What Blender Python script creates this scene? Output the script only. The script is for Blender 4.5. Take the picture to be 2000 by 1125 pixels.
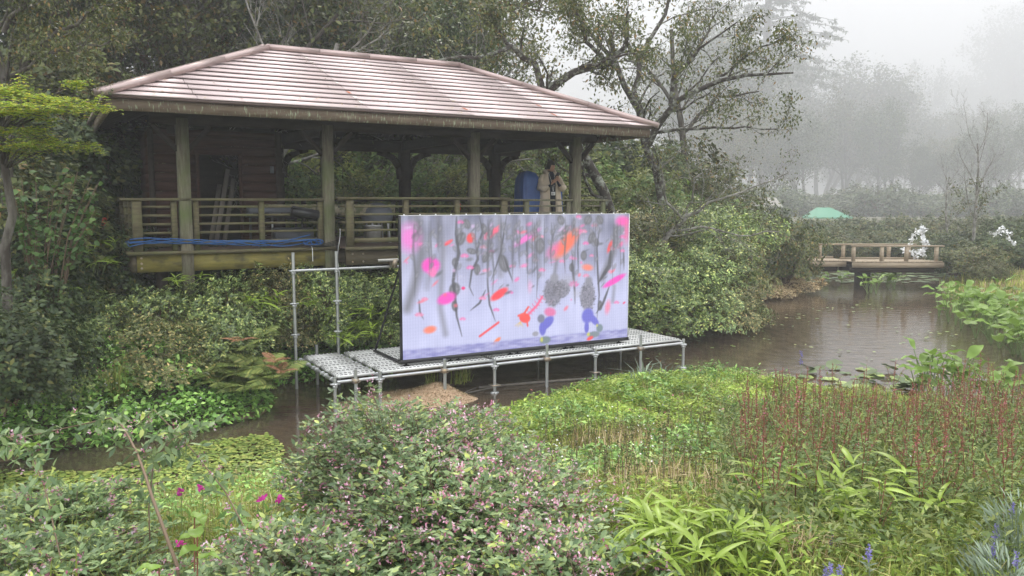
import bpy, math, random
import numpy as np
from mathutils import Vector, Matrix
R = math.radians
rng = np.random.default_rng(7); random.seed(7)
for o in list(bpy.data.objects): bpy.data.objects.remove(o)
sc = bpy.context.scene
col = sc.collection

# ------------------------------------------------------------ camera, sky, sun, exposure
F = 1580.0; EYE = 2.8; PITCH = math.atan(167 / F)
cam = bpy.data.objects.new('camera', bpy.data.cameras.new('camera')); col.objects.link(cam)
cam.location = (0, 0, EYE); cam.rotation_euler = (R(90) - PITCH, 0, 0)
cam.data.sensor_width = 36; cam.data.lens = F / 2000 * 36; cam.data.clip_end = 2000; cam.data.clip_start = .05
sc.camera = cam
w = bpy.data.worlds.new('World'); sc.world = w; w.use_nodes = True
nt = w.node_tree; bg = nt.nodes['Background']
SUN_EL, SUN_AZ = 50, -3
sky = nt.nodes.new('ShaderNodeTexSky'); sky.sky_type = 'NISHITA'; sky.sun_disc = False
sky.sun_elevation = R(SUN_EL); sky.sun_rotation = R(SUN_AZ); sky.dust_density = 5; sky.air_density = 1.0
hs = nt.nodes.new('ShaderNodeMix'); hs.data_type = 'RGBA'; hs.inputs[0].default_value = .86
# overcast cloud: three times as bright overhead as at the horizon
gtc = nt.nodes.new('ShaderNodeTexCoord'); gsx = nt.nodes.new('ShaderNodeSeparateXYZ'); gmr = nt.nodes.new('ShaderNodeMapRange')
gmr.inputs[1].default_value = 0; gmr.inputs[2].default_value = 1; gmr.inputs[3].default_value = 1 / 3; gmr.inputs[4].default_value = 1
gvs = nt.nodes.new('ShaderNodeVectorMath'); gvs.operation = 'SCALE'; gvs.inputs[0].default_value = (12.0, 12.1, 12.3)
nt.links.new(gtc.outputs['Generated'], gsx.inputs[0]); nt.links.new(gsx.outputs[2], gmr.inputs[0]); nt.links.new(gmr.outputs[0], gvs.inputs[3]); nt.links.new(gvs.outputs[0], hs.inputs[7])
nt.links.new(sky.outputs[0], hs.inputs[6]); nt.links.new(hs.outputs[2], bg.inputs[0])
bg.inputs[1].default_value = .12
sun = bpy.data.objects.new('sun', bpy.data.lights.new('sun', 'SUN')); col.objects.link(sun)
sun.data.energy = 1.5; sun.data.angle = R(14); sun.data.color = (1, .94, .84)
sun.rotation_euler = (R(90 - SUN_EL), 0, -R(SUN_AZ))
sun.rotation_euler = Vector((-math.sin(R(SUN_AZ)) * math.cos(R(SUN_EL)), -math.cos(R(SUN_AZ)) * math.cos(R(SUN_EL)), -math.sin(R(SUN_EL)))).to_track_quat('-Z', 'Y').to_euler()
sc.render.engine = 'CYCLES'
sc.view_settings.view_transform = 'Standard'; sc.view_settings.look = 'None'
sc.view_settings.exposure = 1.55; sc.view_settings.gamma = 1
sc.cycles.volume_bounces = 2; sc.cycles.transparent_max_bounces = 16; sc.cycles.max_bounces = 6
HAZE = .0029

# ------------------------------------------------------------ helpers
def ray(x, y):
    a = (x - 1000) / F; b = (562.5 - y) / F
    return np.array([a, math.cos(PITCH) + b * math.sin(PITCH), -math.sin(PITCH) + b * math.cos(PITCH)])
def gp(x, y, z=0.):                       # where the photo's pixel meets the height z
    r = ray(x, y); t = (z - EYE) / r[2]; return np.array([0, 0, EYE]) + r * t
def at(x, y, Y):                          # where the photo's pixel lies at distance Y
    r = ray(x, y); return np.array([0, 0, EYE]) + r * (Y / r[1])
A60 = R(60.1); U = np.array([math.sin(A60), math.cos(A60), 0]); V = np.array([-math.cos(A60), math.sin(A60), 0])
ROT = math.atan2(U[1], U[0])
P0 = np.array([-5.5638, 11.8847, 0.]); S0 = np.array([-1.5284, 11.1651, 0.])
def PL(t, s, z=0): return P0 + U * t + V * s + np.array([0, 0, z])
def SL(t, s, z=0): return S0 + U * t + V * s + np.array([0, 0, z])

def unit(a): return a / (np.linalg.norm(a, axis=-1, keepdims=True) + 1e-9)
class MB:
    def __init__(s): s.v = []; s.q = []; s.t = []; s.n = 0
    def add(s, v, q=None, t=None):
        v = np.asarray(v, float).reshape(-1, 3); s.v.append(v)
        if q is not None and len(q): s.q.append(np.asarray(q, int).reshape(-1, 4) + s.n)
        if t is not None and len(t): s.t.append(np.asarray(t, int).reshape(-1, 3) + s.n)
        s.n += len(v); return s
    def box(s, lo, hi):
        x0, y0, z0 = lo; x1, y1, z1 = hi
        return s.add([(x0, y0, z0), (x1, y0, z0), (x1, y1, z0), (x0, y1, z0), (x0, y0, z1), (x1, y0, z1), (x1, y1, z1), (x0, y1, z1)],
                     [(0, 3, 2, 1), (4, 5, 6, 7), (0, 1, 5, 4), (1, 2, 6, 5), (2, 3, 7, 6), (3, 0, 4, 7)])
    def beam(s, p, q, w, h, up=(0, 0, 1), w2=None, h2=None):
        p = np.array(p, float); q = np.array(q, float); d = unit(q - p); a = unit(np.cross(d, up))
        b = np.cross(a, d); w2 = w if w2 is None else w2; h2 = h if h2 is None else h2
        vs = [c + a * i * ww / 2 + b * j * hh / 2 for c, ww, hh in ((p, w, h), (q, w2, h2)) for i, j in ((-1, -1), (1, -1), (1, 1), (-1, 1))]
        return s.add(vs, [(0, 3, 2, 1), (4, 5, 6, 7), (0, 1, 5, 4), (1, 2, 6, 5), (2, 3, 7, 6), (3, 0, 4, 7)])
    def tubes(s, P, Rd, sides=5, cap=False):      # P (N,K,3), Rd (N,K)
        P = np.asarray(P, float); Rd = np.asarray(Rd, float)
        if P.ndim == 2: P = P[None]; Rd = np.broadcast_to(Rd, P.shape[:2])
        N, K, _ = P.shape
        T = np.gradient(P, axis=1); T = unit(T)
        m = unit(P[:, -1] - P[:, 0] + 1e-6); ref = np.where(np.abs(m[:, 2:3]) > .8, np.array([[1., 0.13, 0]]), np.array([[0, 0.11, 1.]]))
        a = unit(np.cross(T, ref[:, None, :])); b = np.cross(T, a)
        th = np.arange(sides) / sides * 2 * np.pi
        ring = a[:, :, None] * np.cos(th)[None, None, :, None] + b[:, :, None] * np.sin(th)[None, None, :, None]
        Vv = P[:, :, None] + ring * Rd[:, :, None, None]
        i = np.arange(N)[:, None, None] * K * sides; k = np.arange(K - 1)[None, :, None] * sides; j = np.arange(sides)[None, None, :]
        j2 = (j + 1) % sides
        q = np.stack([i + k + j, i + k + j2, i + k + sides + j2, i + k + sides + j], -1).reshape(-1, 4)
        s.add(Vv.reshape(-1, 3), q)
        if cap:
            for n in range(N):
                for e, rv in ((0, 1), (K - 1, -1)):
                    c = s.n; s.add(np.vstack([Vv[n, e], P[n, e][None]]), None, [((jj, sides, (jj + 1) % sides) if rv > 0 else (jj, (jj + 1) % sides, sides)) for jj in range(sides)])
        return s
    def tube(s, pts, r, sides=8, cap=True):
        pts = np.asarray(pts, float); r = np.broadcast_to(np.asarray(r, float), (len(pts),))
        return s.tubes(pts[None], r[None], sides, cap)
    def lathe(s, prof, c=(0, 0, 0), sides=12):
        c = np.array(c, float); th = np.arange(sides) / sides * 2 * np.pi; K = len(prof)
        v = np.array([[(r * math.cos(a) + c[0], r * math.sin(a) + c[1], z + c[2]) for a in th] for r, z in prof])
        q = [(k * sides + j, k * sides + (j + 1) % sides, (k + 1) * sides + (j + 1) % sides, (k + 1) * sides + j) for k in range(K - 1) for j in range(sides)]
        return s.add(v.reshape(-1, 3), q)
    def blob(s, c, r, nu=10, nv=7):
        prof = np.linspace(-np.pi / 2, np.pi / 2, nv); v = []
        for p in prof:
            for a in np.arange(nu) / nu * 2 * np.pi: v.append((c[0] + r[0] * math.cos(p) * math.cos(a), c[1] + r[1] * math.cos(p) * math.sin(a), c[2] + r[2] * math.sin(p)))
        q = [(k * nu + j, k * nu + (j + 1) % nu, (k + 1) * nu + (j + 1) % nu, (k + 1) * nu + j) for k in range(nv - 1) for j in range(nu)]
        return s.add(v, q)
    def leaves(s, P, D, N, L, W, fold=.25, fine=False, droop=0.0):
        # leaves at P pointing along D with face normal about N, length L and width W (arrays)
        P = np.asarray(P, float); n = len(P)
        D = unit(D); B = unit(np.cross(D, N)); Nn = np.cross(B, D)
        L = np.broadcast_to(L, (n,))[:, None]; W = np.broadcast_to(W, (n,))[:, None]
        if not fine:
            v = np.stack([P, P + D * L * .45 + B * W / 2 + Nn * W * fold, P + D * L - Nn * L * droop, P + D * L * .45 - B * W / 2 + Nn * W * fold], 1)
            i = np.arange(n)[:, None] * 4
            return s.add(v.reshape(-1, 3), i + np.array([[0, 1, 2, 3]]))
        m = lambda t, w, k: P + D * L * t + B * W * w - Nn * L * droop * t * t + Nn * W * fold * k
        v = np.stack([m(0, 0, 0), m(.3, .42, .8), m(.65, .38, .7), m(1, 0, 0), m(.65, -.38, .7), m(.3, -.42, .8), m(.33, 0, 0), m(.66, 0, 0)], 1)
        i = np.arange(n)[:, None] * 8
        q = np.concatenate([i + np.array([[6, 1, 2, 7]]), i + np.array([[5, 6, 7, 4]])])
        t = np.concatenate([i + np.array([[0, 1, 6]]), i + np.array([[0, 6, 5]]), i + np.array([[7, 2, 3]]), i + np.array([[7, 3, 4]])])
        return s.add(v.reshape(-1, 3), q, t)
    def mesh(s, name, smooth=False, off=None):
        v = np.concatenate(s.v) if s.v else np.zeros((0, 3))
        if off is not None: v = v - np.asarray(off)
        q = np.concatenate(s.q) if s.q else np.zeros((0, 4), int); t = np.concatenate(s.t) if s.t else np.zeros((0, 3), int)
        me = bpy.data.meshes.new(name); me.vertices.add(len(v)); me.vertices.foreach_set('co', v.astype(np.float32).ravel())
        nl = len(q) * 4 + len(t) * 3; me.loops.add(nl); me.loops.foreach_set('vertex_index', np.concatenate([q.ravel(), t.ravel()]).astype(np.int32))
        me.polygons.add(len(q) + len(t))
        me.polygons.foreach_set('loop_start', np.concatenate([np.arange(len(q)) * 4, len(q) * 4 + np.arange(len(t)) * 3]).astype(np.int32))
        if smooth: me.polygons.foreach_set('use_smooth', np.ones(len(q) + len(t), bool))
        me.update(calc_edges=True); return me

def link(name, me, mat=None, parent=None):
    o = bpy.data.objects.new(name, me); col.objects.link(o)
    if parent is not None: o.parent = parent
    if mat is not None and me is not None and not len(me.materials):
        for m in (mat if isinstance(mat, (list, tuple)) else [mat]): me.materials.append(m)
    return o
def tag(o, label=None, cat=None, group=None, kind=None):
    for k, x in (('label', label), ('category', cat), ('group', group), ('kind', kind)):
        if x: o[k] = x
    return o
Z0 = {}
def thing(name, label, cat, loc=(0, 0, 0), rz=0, group=None):
    o = bpy.data.objects.new(name, None); col.objects.link(o); o.location = loc; o.rotation_euler.z = rz; o.empty_display_size = .2
    return tag(o, label, cat, group)
def part(name, mb, mat, parent, smooth=False, z0=0.):     # z0: height of the thing's base, when mb is written in world heights
    me = mb.mesh(name, smooth, (0, 0, z0)) if isinstance(mb, MB) else mb
    return link(name, me, mat, parent)
def solo(name, mb, mat, label, cat, loc=(0, 0, 0), rz=0, group=None, smooth=False, kind=None):
    o = link(name, mb.mesh(name, smooth) if isinstance(mb, MB) else mb, mat); o.location = loc; o.rotation_euler.z = rz
    return tag(o, label, cat, group, kind)
def copy_tree(o, parent=None):
    c = o.copy(); col.objects.link(c)
    if parent is not None: c.parent = parent
    for ch in list(o.children): copy_tree(ch, c)
    return c
_r = random.random
def U_(a, b): return random.uniform(a, b)

# ------------------------------------------------------------ materials
def mat(name, base=(.5, .5, .5), rough=.6, metal=0., noise=None, bump=0., spec=.5, coords='Object'):
    """noise = (scale, second colour, contrast lo, hi, stretch)"""
    m = bpy.data.materials.new(name); m.use_nodes = True; n = m.node_tree; b = n.nodes['Principled BSDF']
    b.inputs['Base Color'].default_value = (*base, 1); b.inputs['Roughness'].default_value = rough; b.inputs['Metallic'].default_value = metal
    b.inputs['Specular IOR Level'].default_value = spec
    if noise:
        sc_, c2, lo, hi, st = noise
        tc = n.nodes.new('ShaderNodeTexCoord'); mp = n.nodes.new('ShaderNodeMapping'); mp.inputs['Scale'].default_value = st
        nz = n.nodes.new('ShaderNodeTexNoise'); nz.inputs['Scale'].default_value = sc_; nz.inputs['Detail'].default_value = 6; nz.inputs['Roughness'].default_value = .65
        cr = n.nodes.new('ShaderNodeValToRGB'); cr.color_ramp.elements[0].position = lo; cr.color_ramp.elements[1].position = hi
        cr.color_ramp.elements[0].color = (*base, 1); cr.color_ramp.elements[1].color = (*c2, 1)
        n.links.new(tc.outputs[coords], mp.inputs[0]); n.links.new(mp.outputs[0], nz.inputs[0]); n.links.new(nz.outputs[0], cr.inputs[0]); n.links.new(cr.outputs[0], b.inputs['Base Color'])
        if bump:
            bp = n.nodes.new('ShaderNodeBump'); bp.inputs['Strength'].default_value = bump; bp.inputs['Distance'].default_value = .02
            n.links.new(nz.outputs[0], bp.inputs['Height']); n.links.new(bp.outputs[0], b.inputs['Normal'])
    return m
def noise_mix(m, scale, color, lo, hi, stretch=(1, 1, 1), coords='Object', detail=5):
    """lay a second patchy colour over what feeds the base colour"""
    n = m.node_tree; b = n.nodes['Principled BSDF']; s = b.inputs['Base Color']
    tc = n.nodes.new('ShaderNodeTexCoord'); mp = n.nodes.new('ShaderNodeMapping'); mp.inputs['Scale'].default_value = stretch
    nz = n.nodes.new('ShaderNodeTexNoise'); nz.inputs['Scale'].default_value = scale; nz.inputs['Detail'].default_value = detail
    mr = n.nodes.new('ShaderNodeMapRange'); mr.inputs[1].default_value = lo; mr.inputs[2].default_value = hi
    mx = n.nodes.new('ShaderNodeMix'); mx.data_type = 'RGBA'; mx.inputs[7].default_value = (*color, 1)
    if s.is_linked: n.links.new(s.links[0].from_socket, mx.inputs[6])
    else: mx.inputs[6].default_value = s.default_value
    n.links.new(tc.outputs[coords], mp.inputs[0]); n.links.new(mp.outputs[0], nz.inputs[0]); n.links.new(nz.outputs[0], mr.inputs[0]); n.links.new(mr.outputs[0], mx.inputs[0])
    n.links.new(mx.outputs[2], s); return m
def leafmat(name, cols, trans=.22, rough=.5, spec=.4, patch=None):
    """one colour per leaf from the ramp"""
    m = bpy.data.materials.new(name); m.use_nodes = True; n = m.node_tree; b = n.nodes['Principled BSDF']
    g = n.nodes.new('ShaderNodeNewGeometry'); cr = n.nodes.new('ShaderNodeValToRGB')
    e = cr.color_ramp.elements
    while len(e) < len(cols): e.new(.5)
    for i, (p, c) in enumerate(cols): e[i].position = p; e[i].color = (*c, 1)
    n.links.new(g.outputs['Random Per Island'], cr.inputs[0]); out = cr.outputs[0]
    oi = n.nodes.new('ShaderNodeObjectInfo'); mul = n.nodes.new('ShaderNodeMapRange'); mul.inputs[3].default_value = .8; mul.inputs[4].default_value = 1.2
    n.links.new(oi.outputs['Random'], mul.inputs[0])
    tc = n.nodes.new('ShaderNodeTexCoord'); nz = n.nodes.new('ShaderNodeTexNoise'); nz.inputs['Scale'].default_value = 1.6 if patch is None else patch[0]
    mr = n.nodes.new('ShaderNodeMapRange'); mr.inputs[1].default_value = .3; mr.inputs[2].default_value = .7; mr.inputs[3].default_value = .7; mr.inputs[4].default_value = 1.3
    n.links.new(tc.outputs['Object'], nz.inputs[0]); n.links.new(nz.outputs[0], mr.inputs[0])
    mm = n.nodes.new('ShaderNodeMath'); mm.operation = 'MULTIPLY'; n.links.new(mul.outputs[0], mm.inputs[0]); n.links.new(mr.outputs[0], mm.inputs[1])
    vm = n.nodes.new('ShaderNodeVectorMath'); vm.operation = 'SCALE'; n.links.new(out, vm.inputs[0]); n.links.new(mm.outputs[0], vm.inputs[3])
    n.links.new(vm.outputs[0], b.inputs['Base Color']); b.inputs['Roughness'].default_value = rough; b.inputs['Specular IOR Level'].default_value = spec
    tr = n.nodes.new('ShaderNodeBsdfTranslucent'); mx = n.nodes.new('ShaderNodeMixShader'); mx.inputs[0].default_value = trans
    n.links.new(vm.outputs[0], tr.inputs[0]); n.links.new(b.outputs[0], mx.inputs[1]); n.links.new(tr.outputs[0], mx.inputs[2])
    n.links.new(mx.outputs[0], n.nodes['Material Output'].inputs[0]); return m

M = {}
M['bark'] = mat('bark', (.045, .036, .028), .9, noise=(9, (.13, .12, .1), .42, .62, (1, 1, .3)), bump=.6)
M['lichen_bark'] = mat('lichen_bark', (.045, .036, .03), .9, noise=(7, (.3, .32, .27), .49, .66, (1, 1, 1)), bump=.5)
M['red_bark'] = mat('red_bark', (.13, .06, .04), .9, noise=(8, (.05, .03, .025), .4, .65, (1, 1, .2)), bump=.5)
M['pale_twig'] = mat('pale_twig', (.13, .12, .1), .9, noise=(6, (.32, .31, .28), .4, .6, (1, 1, 1)))
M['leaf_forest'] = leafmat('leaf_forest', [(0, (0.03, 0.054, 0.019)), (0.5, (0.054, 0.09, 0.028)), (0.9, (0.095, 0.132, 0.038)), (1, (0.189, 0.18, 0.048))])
M['leaf_olive'] = leafmat('leaf_olive', [(0, (0.054, 0.072, 0.022)), (0.5, (0.096, 0.12, 0.035)), (0.85, (0.156, 0.168, 0.05)), (1, (0.24, 0.144, 0.05))])
M['leaf_azalea'] = leafmat('leaf_azalea', [(0, (0.079, 0.121, 0.044)), (0.5, (0.18, 0.264, 0.08)), (0.85, (0.337, 0.445, 0.124)), (1, (0.854, 0.851, 0.29))], .15, .34, .6)  # palest ramp stop puts leaf highlights into the colour
M['leaf_azalea_dull'] = leafmat('leaf_azalea_dull', [(0, (0.094, 0.113, 0.042)), (0.5, (0.188, 0.216, 0.077)), (0.85, (0.334, 0.318, 0.119)), (1, (0.71, 0.524, 0.222))], .2, .4, .5)
M['leaf_herb'] = leafmat('leaf_herb', [(0, (0.108, 0.211, 0.051)), (0.6, (0.216, 0.406, 0.089)), (1, (0.504, 0.745, 0.202))], .25, .45)
M['leaf_maple'] = leafmat('leaf_maple', [(0, (0.167, 0.284, 0.032)), (0.5, (0.333, 0.451, 0.049)), (0.85, (0.534, 0.552, 0.065)), (1, (0.666, 0.468, 0.076))], .4, .5)
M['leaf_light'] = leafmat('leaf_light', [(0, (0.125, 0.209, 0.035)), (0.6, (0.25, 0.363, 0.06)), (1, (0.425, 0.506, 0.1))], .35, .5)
M['leaf_olive_lit'] = leafmat('leaf_olive_lit', [(0, (0.108, 0.138, 0.036)), (0.5, (0.18, 0.218, 0.054)), (1, (0.312, 0.322, 0.081))], .35)  # brighter olive leaf: daylight on the foliage is put into the colour
M['leaf_green_lit'] = leafmat('leaf_green_lit', [(0, (0.078, 0.144, 0.04)), (0.5, (0.143, 0.228, 0.06)), (1, (0.26, 0.348, 0.1))], .35)  # brighter forest green, lit foliage painted by colour as well
M['leaf_broad'] = leafmat('leaf_broad', [(0, (.06, .12, .035)), (.6, (.1, .19, .05)), (1, (.17, .26, .08))], .35, .5)
M['leaf_lesp'] = leafmat('leaf_lesp', [(0, (0.103, 0.166, 0.079)), (0.5, (0.193, 0.277, 0.123)), (0.85, (0.311, 0.401, 0.179)), (1, (0.534, 0.609, 0.158))], .35, .5)
M['flower_pink'] = leafmat('flower_pink', [(0, (.42, .12, .2)), (.4, (.58, .28, .38)), (.8, (.72, .5, .6)), (1, (.8, .68, .74))], .35, .6)
M['flower_magenta'] = leafmat('flower_magenta', [(0, (.55, .03, .3)), (1, (.65, .09, .42))], .35, .6)
M['flower_white'] = leafmat('flower_white', [(0, (.7, .7, .66)), (1, (.8, .8, .78))], .2, .6)
M['flower_red'] = leafmat('flower_red', [(0, (.17, .09, .045)), (.5, (.32, .12, .08)), (.85, (.42, .16, .14)), (1, (.6, .2, .32))], .25, .7)
M['flower_blue'] = leafmat('flower_blue', [(0, (.2, .17, .5)), (1, (.36, .32, .68))], .3, .6)
M['grass'] = leafmat('grass', [(0, (0.15, 0.202, 0.033)), (0.5, (0.288, 0.363, 0.061)), (0.85, (0.428, 0.464, 0.099)), (1, (0.535, 0.444, 0.198))], .35, .55, patch=(1.1,))
M['dry'] = leafmat('dry', [(0, (.25, .17, .08)), (.5, (.42, .32, .17)), (1, (.6, .5, .32))], .2, .8)
M['brown_fern'] = leafmat('brown_fern', [(0, (.28, .13, .06)), (1, (.5, .28, .16))], .2, .8)
M['fern'] = leafmat('fern', [(0, (0.138, 0.198, 0.055)), (0.6, (0.253, 0.319, 0.088)), (1, (0.46, 0.462, 0.143))], .35, .5)
M['sasa'] = leafmat('sasa', [(0, (0.161, 0.308, 0.04)), (0.5, (0.299, 0.44, 0.06)), (1, (0.483, 0.572, 0.1))], .35, .4)
M['sasa_dark'] = leafmat('sasa_dark', [(0, (0.042, 0.104, 0.033)), (0.6, (0.098, 0.182, 0.055)), (1, (0.168, 0.26, 0.088))], .25, .4)
M['loose'] = leafmat('loose', [(0, (0.108, 0.175, 0.05)), (0.5, (0.189, 0.263, 0.075)), (1, (0.324, 0.362, 0.1))], .3, .55)
M['silver'] = leafmat('silver', [(0, (0.16, 0.221, 0.144)), (1, (0.304, 0.365, 0.272))], .2, .7)
M['pads'] = leafmat('pads', [(0, (0.094, 0.152, 0.036)), (0.5, (0.234, 0.324, 0.063)), (1, (0.393, 0.406, 0.108))], .1, .4, .6)
M['pad_big'] = leafmat('pad_big', [(0, (.07, .12, .05)), (1, (.17, .22, .09))], .1, .5, .35)
M['arum'] = leafmat('arum', [(0, (0.104, 0.204, 0.036)), (0.6, (0.195, 0.312, 0.054)), (0.85, (0.39, 0.432, 0.081)), (1, (0.65, 0.504, 0.072))], .35, .45, .3)
M['stem_red'] = mat('stem_red', (.22, .09, .05), .7)
M['stem_green'] = mat('stem_green', (.14, .2, .06), .6)
M['stem_brown'] = mat('stem_brown', (.16, .11, .07), .8)
M['wood_mossy'] = noise_mix(mat('wood_mossy', (.075, .062, .034), .8, noise=(5, (.15, .13, .065), .35, .65, (1, 6, 6)), bump=.3), 2.2, (.11, .125, .035), .5, .75)
M['wood_post'] = noise_mix(mat('wood_post', (.11, .095, .065), .85, noise=(7, (.22, .2, .14), .35, .65, (5, 5, .6)), bump=.35), 1.6, (.1, .13, .04), .48, .7)
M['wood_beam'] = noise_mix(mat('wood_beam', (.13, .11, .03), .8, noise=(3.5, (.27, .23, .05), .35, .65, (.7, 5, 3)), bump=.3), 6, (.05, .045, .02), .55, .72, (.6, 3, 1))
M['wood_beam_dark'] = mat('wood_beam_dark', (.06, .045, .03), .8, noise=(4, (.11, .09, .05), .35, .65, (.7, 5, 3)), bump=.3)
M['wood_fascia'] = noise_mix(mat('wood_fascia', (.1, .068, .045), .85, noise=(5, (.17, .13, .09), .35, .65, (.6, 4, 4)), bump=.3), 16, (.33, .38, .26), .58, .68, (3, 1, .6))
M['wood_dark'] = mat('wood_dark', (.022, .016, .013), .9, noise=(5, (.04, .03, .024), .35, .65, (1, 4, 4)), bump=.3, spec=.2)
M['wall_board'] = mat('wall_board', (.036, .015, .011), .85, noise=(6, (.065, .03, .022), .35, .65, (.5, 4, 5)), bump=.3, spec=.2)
M['deck_board'] = mat('deck_board', (.15, .1, .075), .75, noise=(5, (.24, .17, .13), .35, .65, (.6, 5, 5)), bump=.3)
M['bridge_wood'] = mat('bridge_wood', (.27, .21, .14), .75, noise=(4, (.38, .31, .22), .35, .65, (.7, 5, 5)), bump=.2)
M['roof'] = noise_mix(mat('roof', (.56, .46, .445), .52, .4, noise=(1.3, (.6, .5, .49), .3, .7, (.6, 2, 2)), spec=.8), 9, (.28, .1, .05), .7, .8)
M['roof_cap'] = mat('roof_cap', (.42, .32, .3), .36, .5, noise=(2, (.44, .34, .32), .3, .7, (1, 1, 1)), spec=.9)
M['roof_edge'] = mat('roof_edge', (.085, .055, .048), .5)
M['roof_worn'] = mat('roof_worn', (.4, .36, .34), .5)
M['roof_rust'] = mat('roof_rust', (.35, .09, .035), .8)
M['steel'] = mat('steel', (.42, .43, .43), .38, .75, noise=(9, (.6, .61, .61), .3, .7, (1, 1, .4)), bump=.1)
M['steel_dull'] = mat('steel_dull', (.35, .35, .33), .55, .5, noise=(14, (.5, .48, .44), .35, .65, (1, 1, 1)), bump=.1)
M['clamp'] = mat('clamp', (.3, .28, .24), .5, .7, noise=(20, (.42, .3, .18), .4, .7, (1, 1, 1)))
M['black'] = mat('black', (.012, .012, .014), .45)
M['black_rubber'] = mat('black_rubber', (.018, .018, .02), .6)
M['blue_tarp'] = mat('blue_tarp', (.035, .08, .24), .5, noise=(3, (.05, .12, .34), .35, .65, (1, 1, 1)))
M['blue_cable'] = mat('blue_cable', (.02, .1, .3), .45)
M['white_paint'] = mat('white_paint', (.75, .76, .76), .5)
M['grey_plastic'] = mat('grey_plastic', (.11, .12, .14), .5)
M['red_plastic'] = mat('red_plastic', (.5, .045, .025), .5)
M['green_canvas'] = mat('green_canvas', (.045, .22, .13), .7)
M['concrete'] = mat('concrete', (.2, .19, .17), .85, noise=(4, (.3, .29, .26), .35, .65, (1, 1, 1)), bump=.2)
M['skin'] = mat('skin', (.5, .29, .2), .55)
M['jacket'] = mat('jacket', (.55, .45, .33), .8, noise=(7, (.66, .56, .43), .35, .65, (1, 1, .5)), bump=.3)
M['navy'] = mat('navy', (.014, .018, .035), .8)
M['hair'] = mat('hair', (.012, .01, .009), .6)
M['paper'] = mat('paper', (.8, .8, .78), .5)
M['cloth'] = mat('cloth', (.3, .27, .19), .85, noise=(9, (.12, .13, .06), .45, .55, (1, 1, 1)))
M['timber'] = mat('timber', (.09, .08, .065), .8, noise=(5, (.15, .13, .11), .35, .65, (1, 1, .3)))

# ------------------------------------------------------------ terrain
FAR = np.array([(-14, 4.5), (-9, 6.9), (-5.53, 8.48), (-4.94, 8.94), (-3.9, 9.55), (-3.32, 10.24), (-3.25, 10.9), (-3.6, 11.5), (-3.5, 12.3), (-2.2, 12.85), (-1.1, 13.2), (1, 14.4), (2.4, 15.6), (3.6, 16.6), (5.5, 18.4), (6.4, 20.5), (7.2, 23.3), (9.0, 27), (9.6, 32), (12, 36), (18, 38), (26, 36)], float)
NEAR = np.array([(26, 33), (19, 29.5), (14.6, 27.5), (13.2, 24.5), (12.0, 21), (10.9, 18), (10.2, 15), (9.6, 12.2), (7.9, 10.7), (5.8, 10.8), (4.5, 11.5), (3.3, 12.5), (2.0, 12.3), (.4, 10.9), (-.1, 10), (-.6, 9.4), (-1.4, 8.5), (-2.8, 7.8), (-3.7, 7.2), (-5.3, 6.7), (-9, 5), (-14, 2.6)], float)
def seg_dist(P, L):
    d = np.full(len(P), 1e9)
    for a, b in zip(L[:-1], L[1:]):
        ab = b - a; t = np.clip(((P - a) @ ab) / (ab @ ab), 0, 1); d = np.minimum(d, np.linalg.norm(P - a - t[:, None] * ab, axis=1))
    return d
POLY = np.vstack([FAR, NEAR])
def inside(P):
    c = np.zeros(len(P), bool); n = len(POLY)
    for i in range(n):
        (x1, y1), (x2, y2) = POLY[i], POLY[(i + 1) % n]
        cond = ((y1 > P[:, 1]) != (y2 > P[:, 1])) & (P[:, 0] < (x2 - x1) * (P[:, 1] - y1) / (y2 - y1 + 1e-12) + x1); c ^= cond
    return c
def sst(x): x = np.clip(x, 0, 1); return x * x * (3 - 2 * x)
def wob(x, y, f=1., k=0): return (np.sin(x * f * 1.1 + 1.3 + k) * np.sin(y * f * .93 + .4 + k) + .5 * np.sin(x * f * 2.3 + y * f * 1.7 + k) + .3 * np.sin(y * f * 4.1 - x * f * 3.3 + 2 * k)) / 1.8
def ground(P):
    P = np.asarray(P, float).reshape(-1, 2); x, y = P[:, 0], P[:, 1]
    df = seg_dist(P, FAR); dn = seg_dist(P, NEAR); ins = inside(P); d = np.minimum(df, dn)
    zin = -.06 - .3 * sst(d / 2.2) - .02 * wob(x, y, 3)
    s = (x - P0[0]) * V[0] + (y - P0[1]) * V[1]; t = (x - P0[0]) * U[0] + (y - P0[1]) * U[1]
    zf = .9 * sst(df / 2.2) + .2 * sst((df - 2) / 4) + .06 * wob(x, y, 1.3)
    hill = np.clip(s - 6, 0, 30) * .3 * sst((13 - t) / 9)
    zf = zf + hill - .35 * sst((t - 9.5) / 4)
    west = sst((-x - 6.5) / 5) * .8; zf = zf + west
    zn = .22 * sst(dn / 1.2) + .85 * sst((9.5 - y) / 6.5) * sst(dn / 4) + .05 * wob(x, y, 1.7)
    zn = zn + np.where(y > 12, .15 * sst(dn / 3) + .45 * sst((x - 20) / 20), 0)
    far = df < dn
    z = np.where(ins, zin, np.where(far, zf, zn) - .02)
    return z
def gz(x, y): return float(ground([(x, y)])[0])
def patch(xs, ys, name, m, label=None, dz=0.):
    X, Y = np.meshgrid(xs, ys); P = np.stack([X.ravel(), Y.ravel()], 1); z = ground(P) + dz
    nx, ny = len(xs), len(ys); i = np.arange(nx - 1)[None, :] + np.arange(ny - 1)[:, None] * nx
    q = np.stack([i, i + 1, i + 1 + nx, i + nx], -1).reshape(-1, 4)
    mb = MB().add(np.column_stack([P, z]), q); return solo(name, mb, m, None, None, smooth=True, kind='structure')
gm = mat('soil', (.06, .045, .03), .95, noise=(3, (.13, .1, .065), .35, .65, (1, 1, 1)), bump=.4)
noise_mix(gm, .9, (.06, .085, .025), .42, .6)
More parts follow.
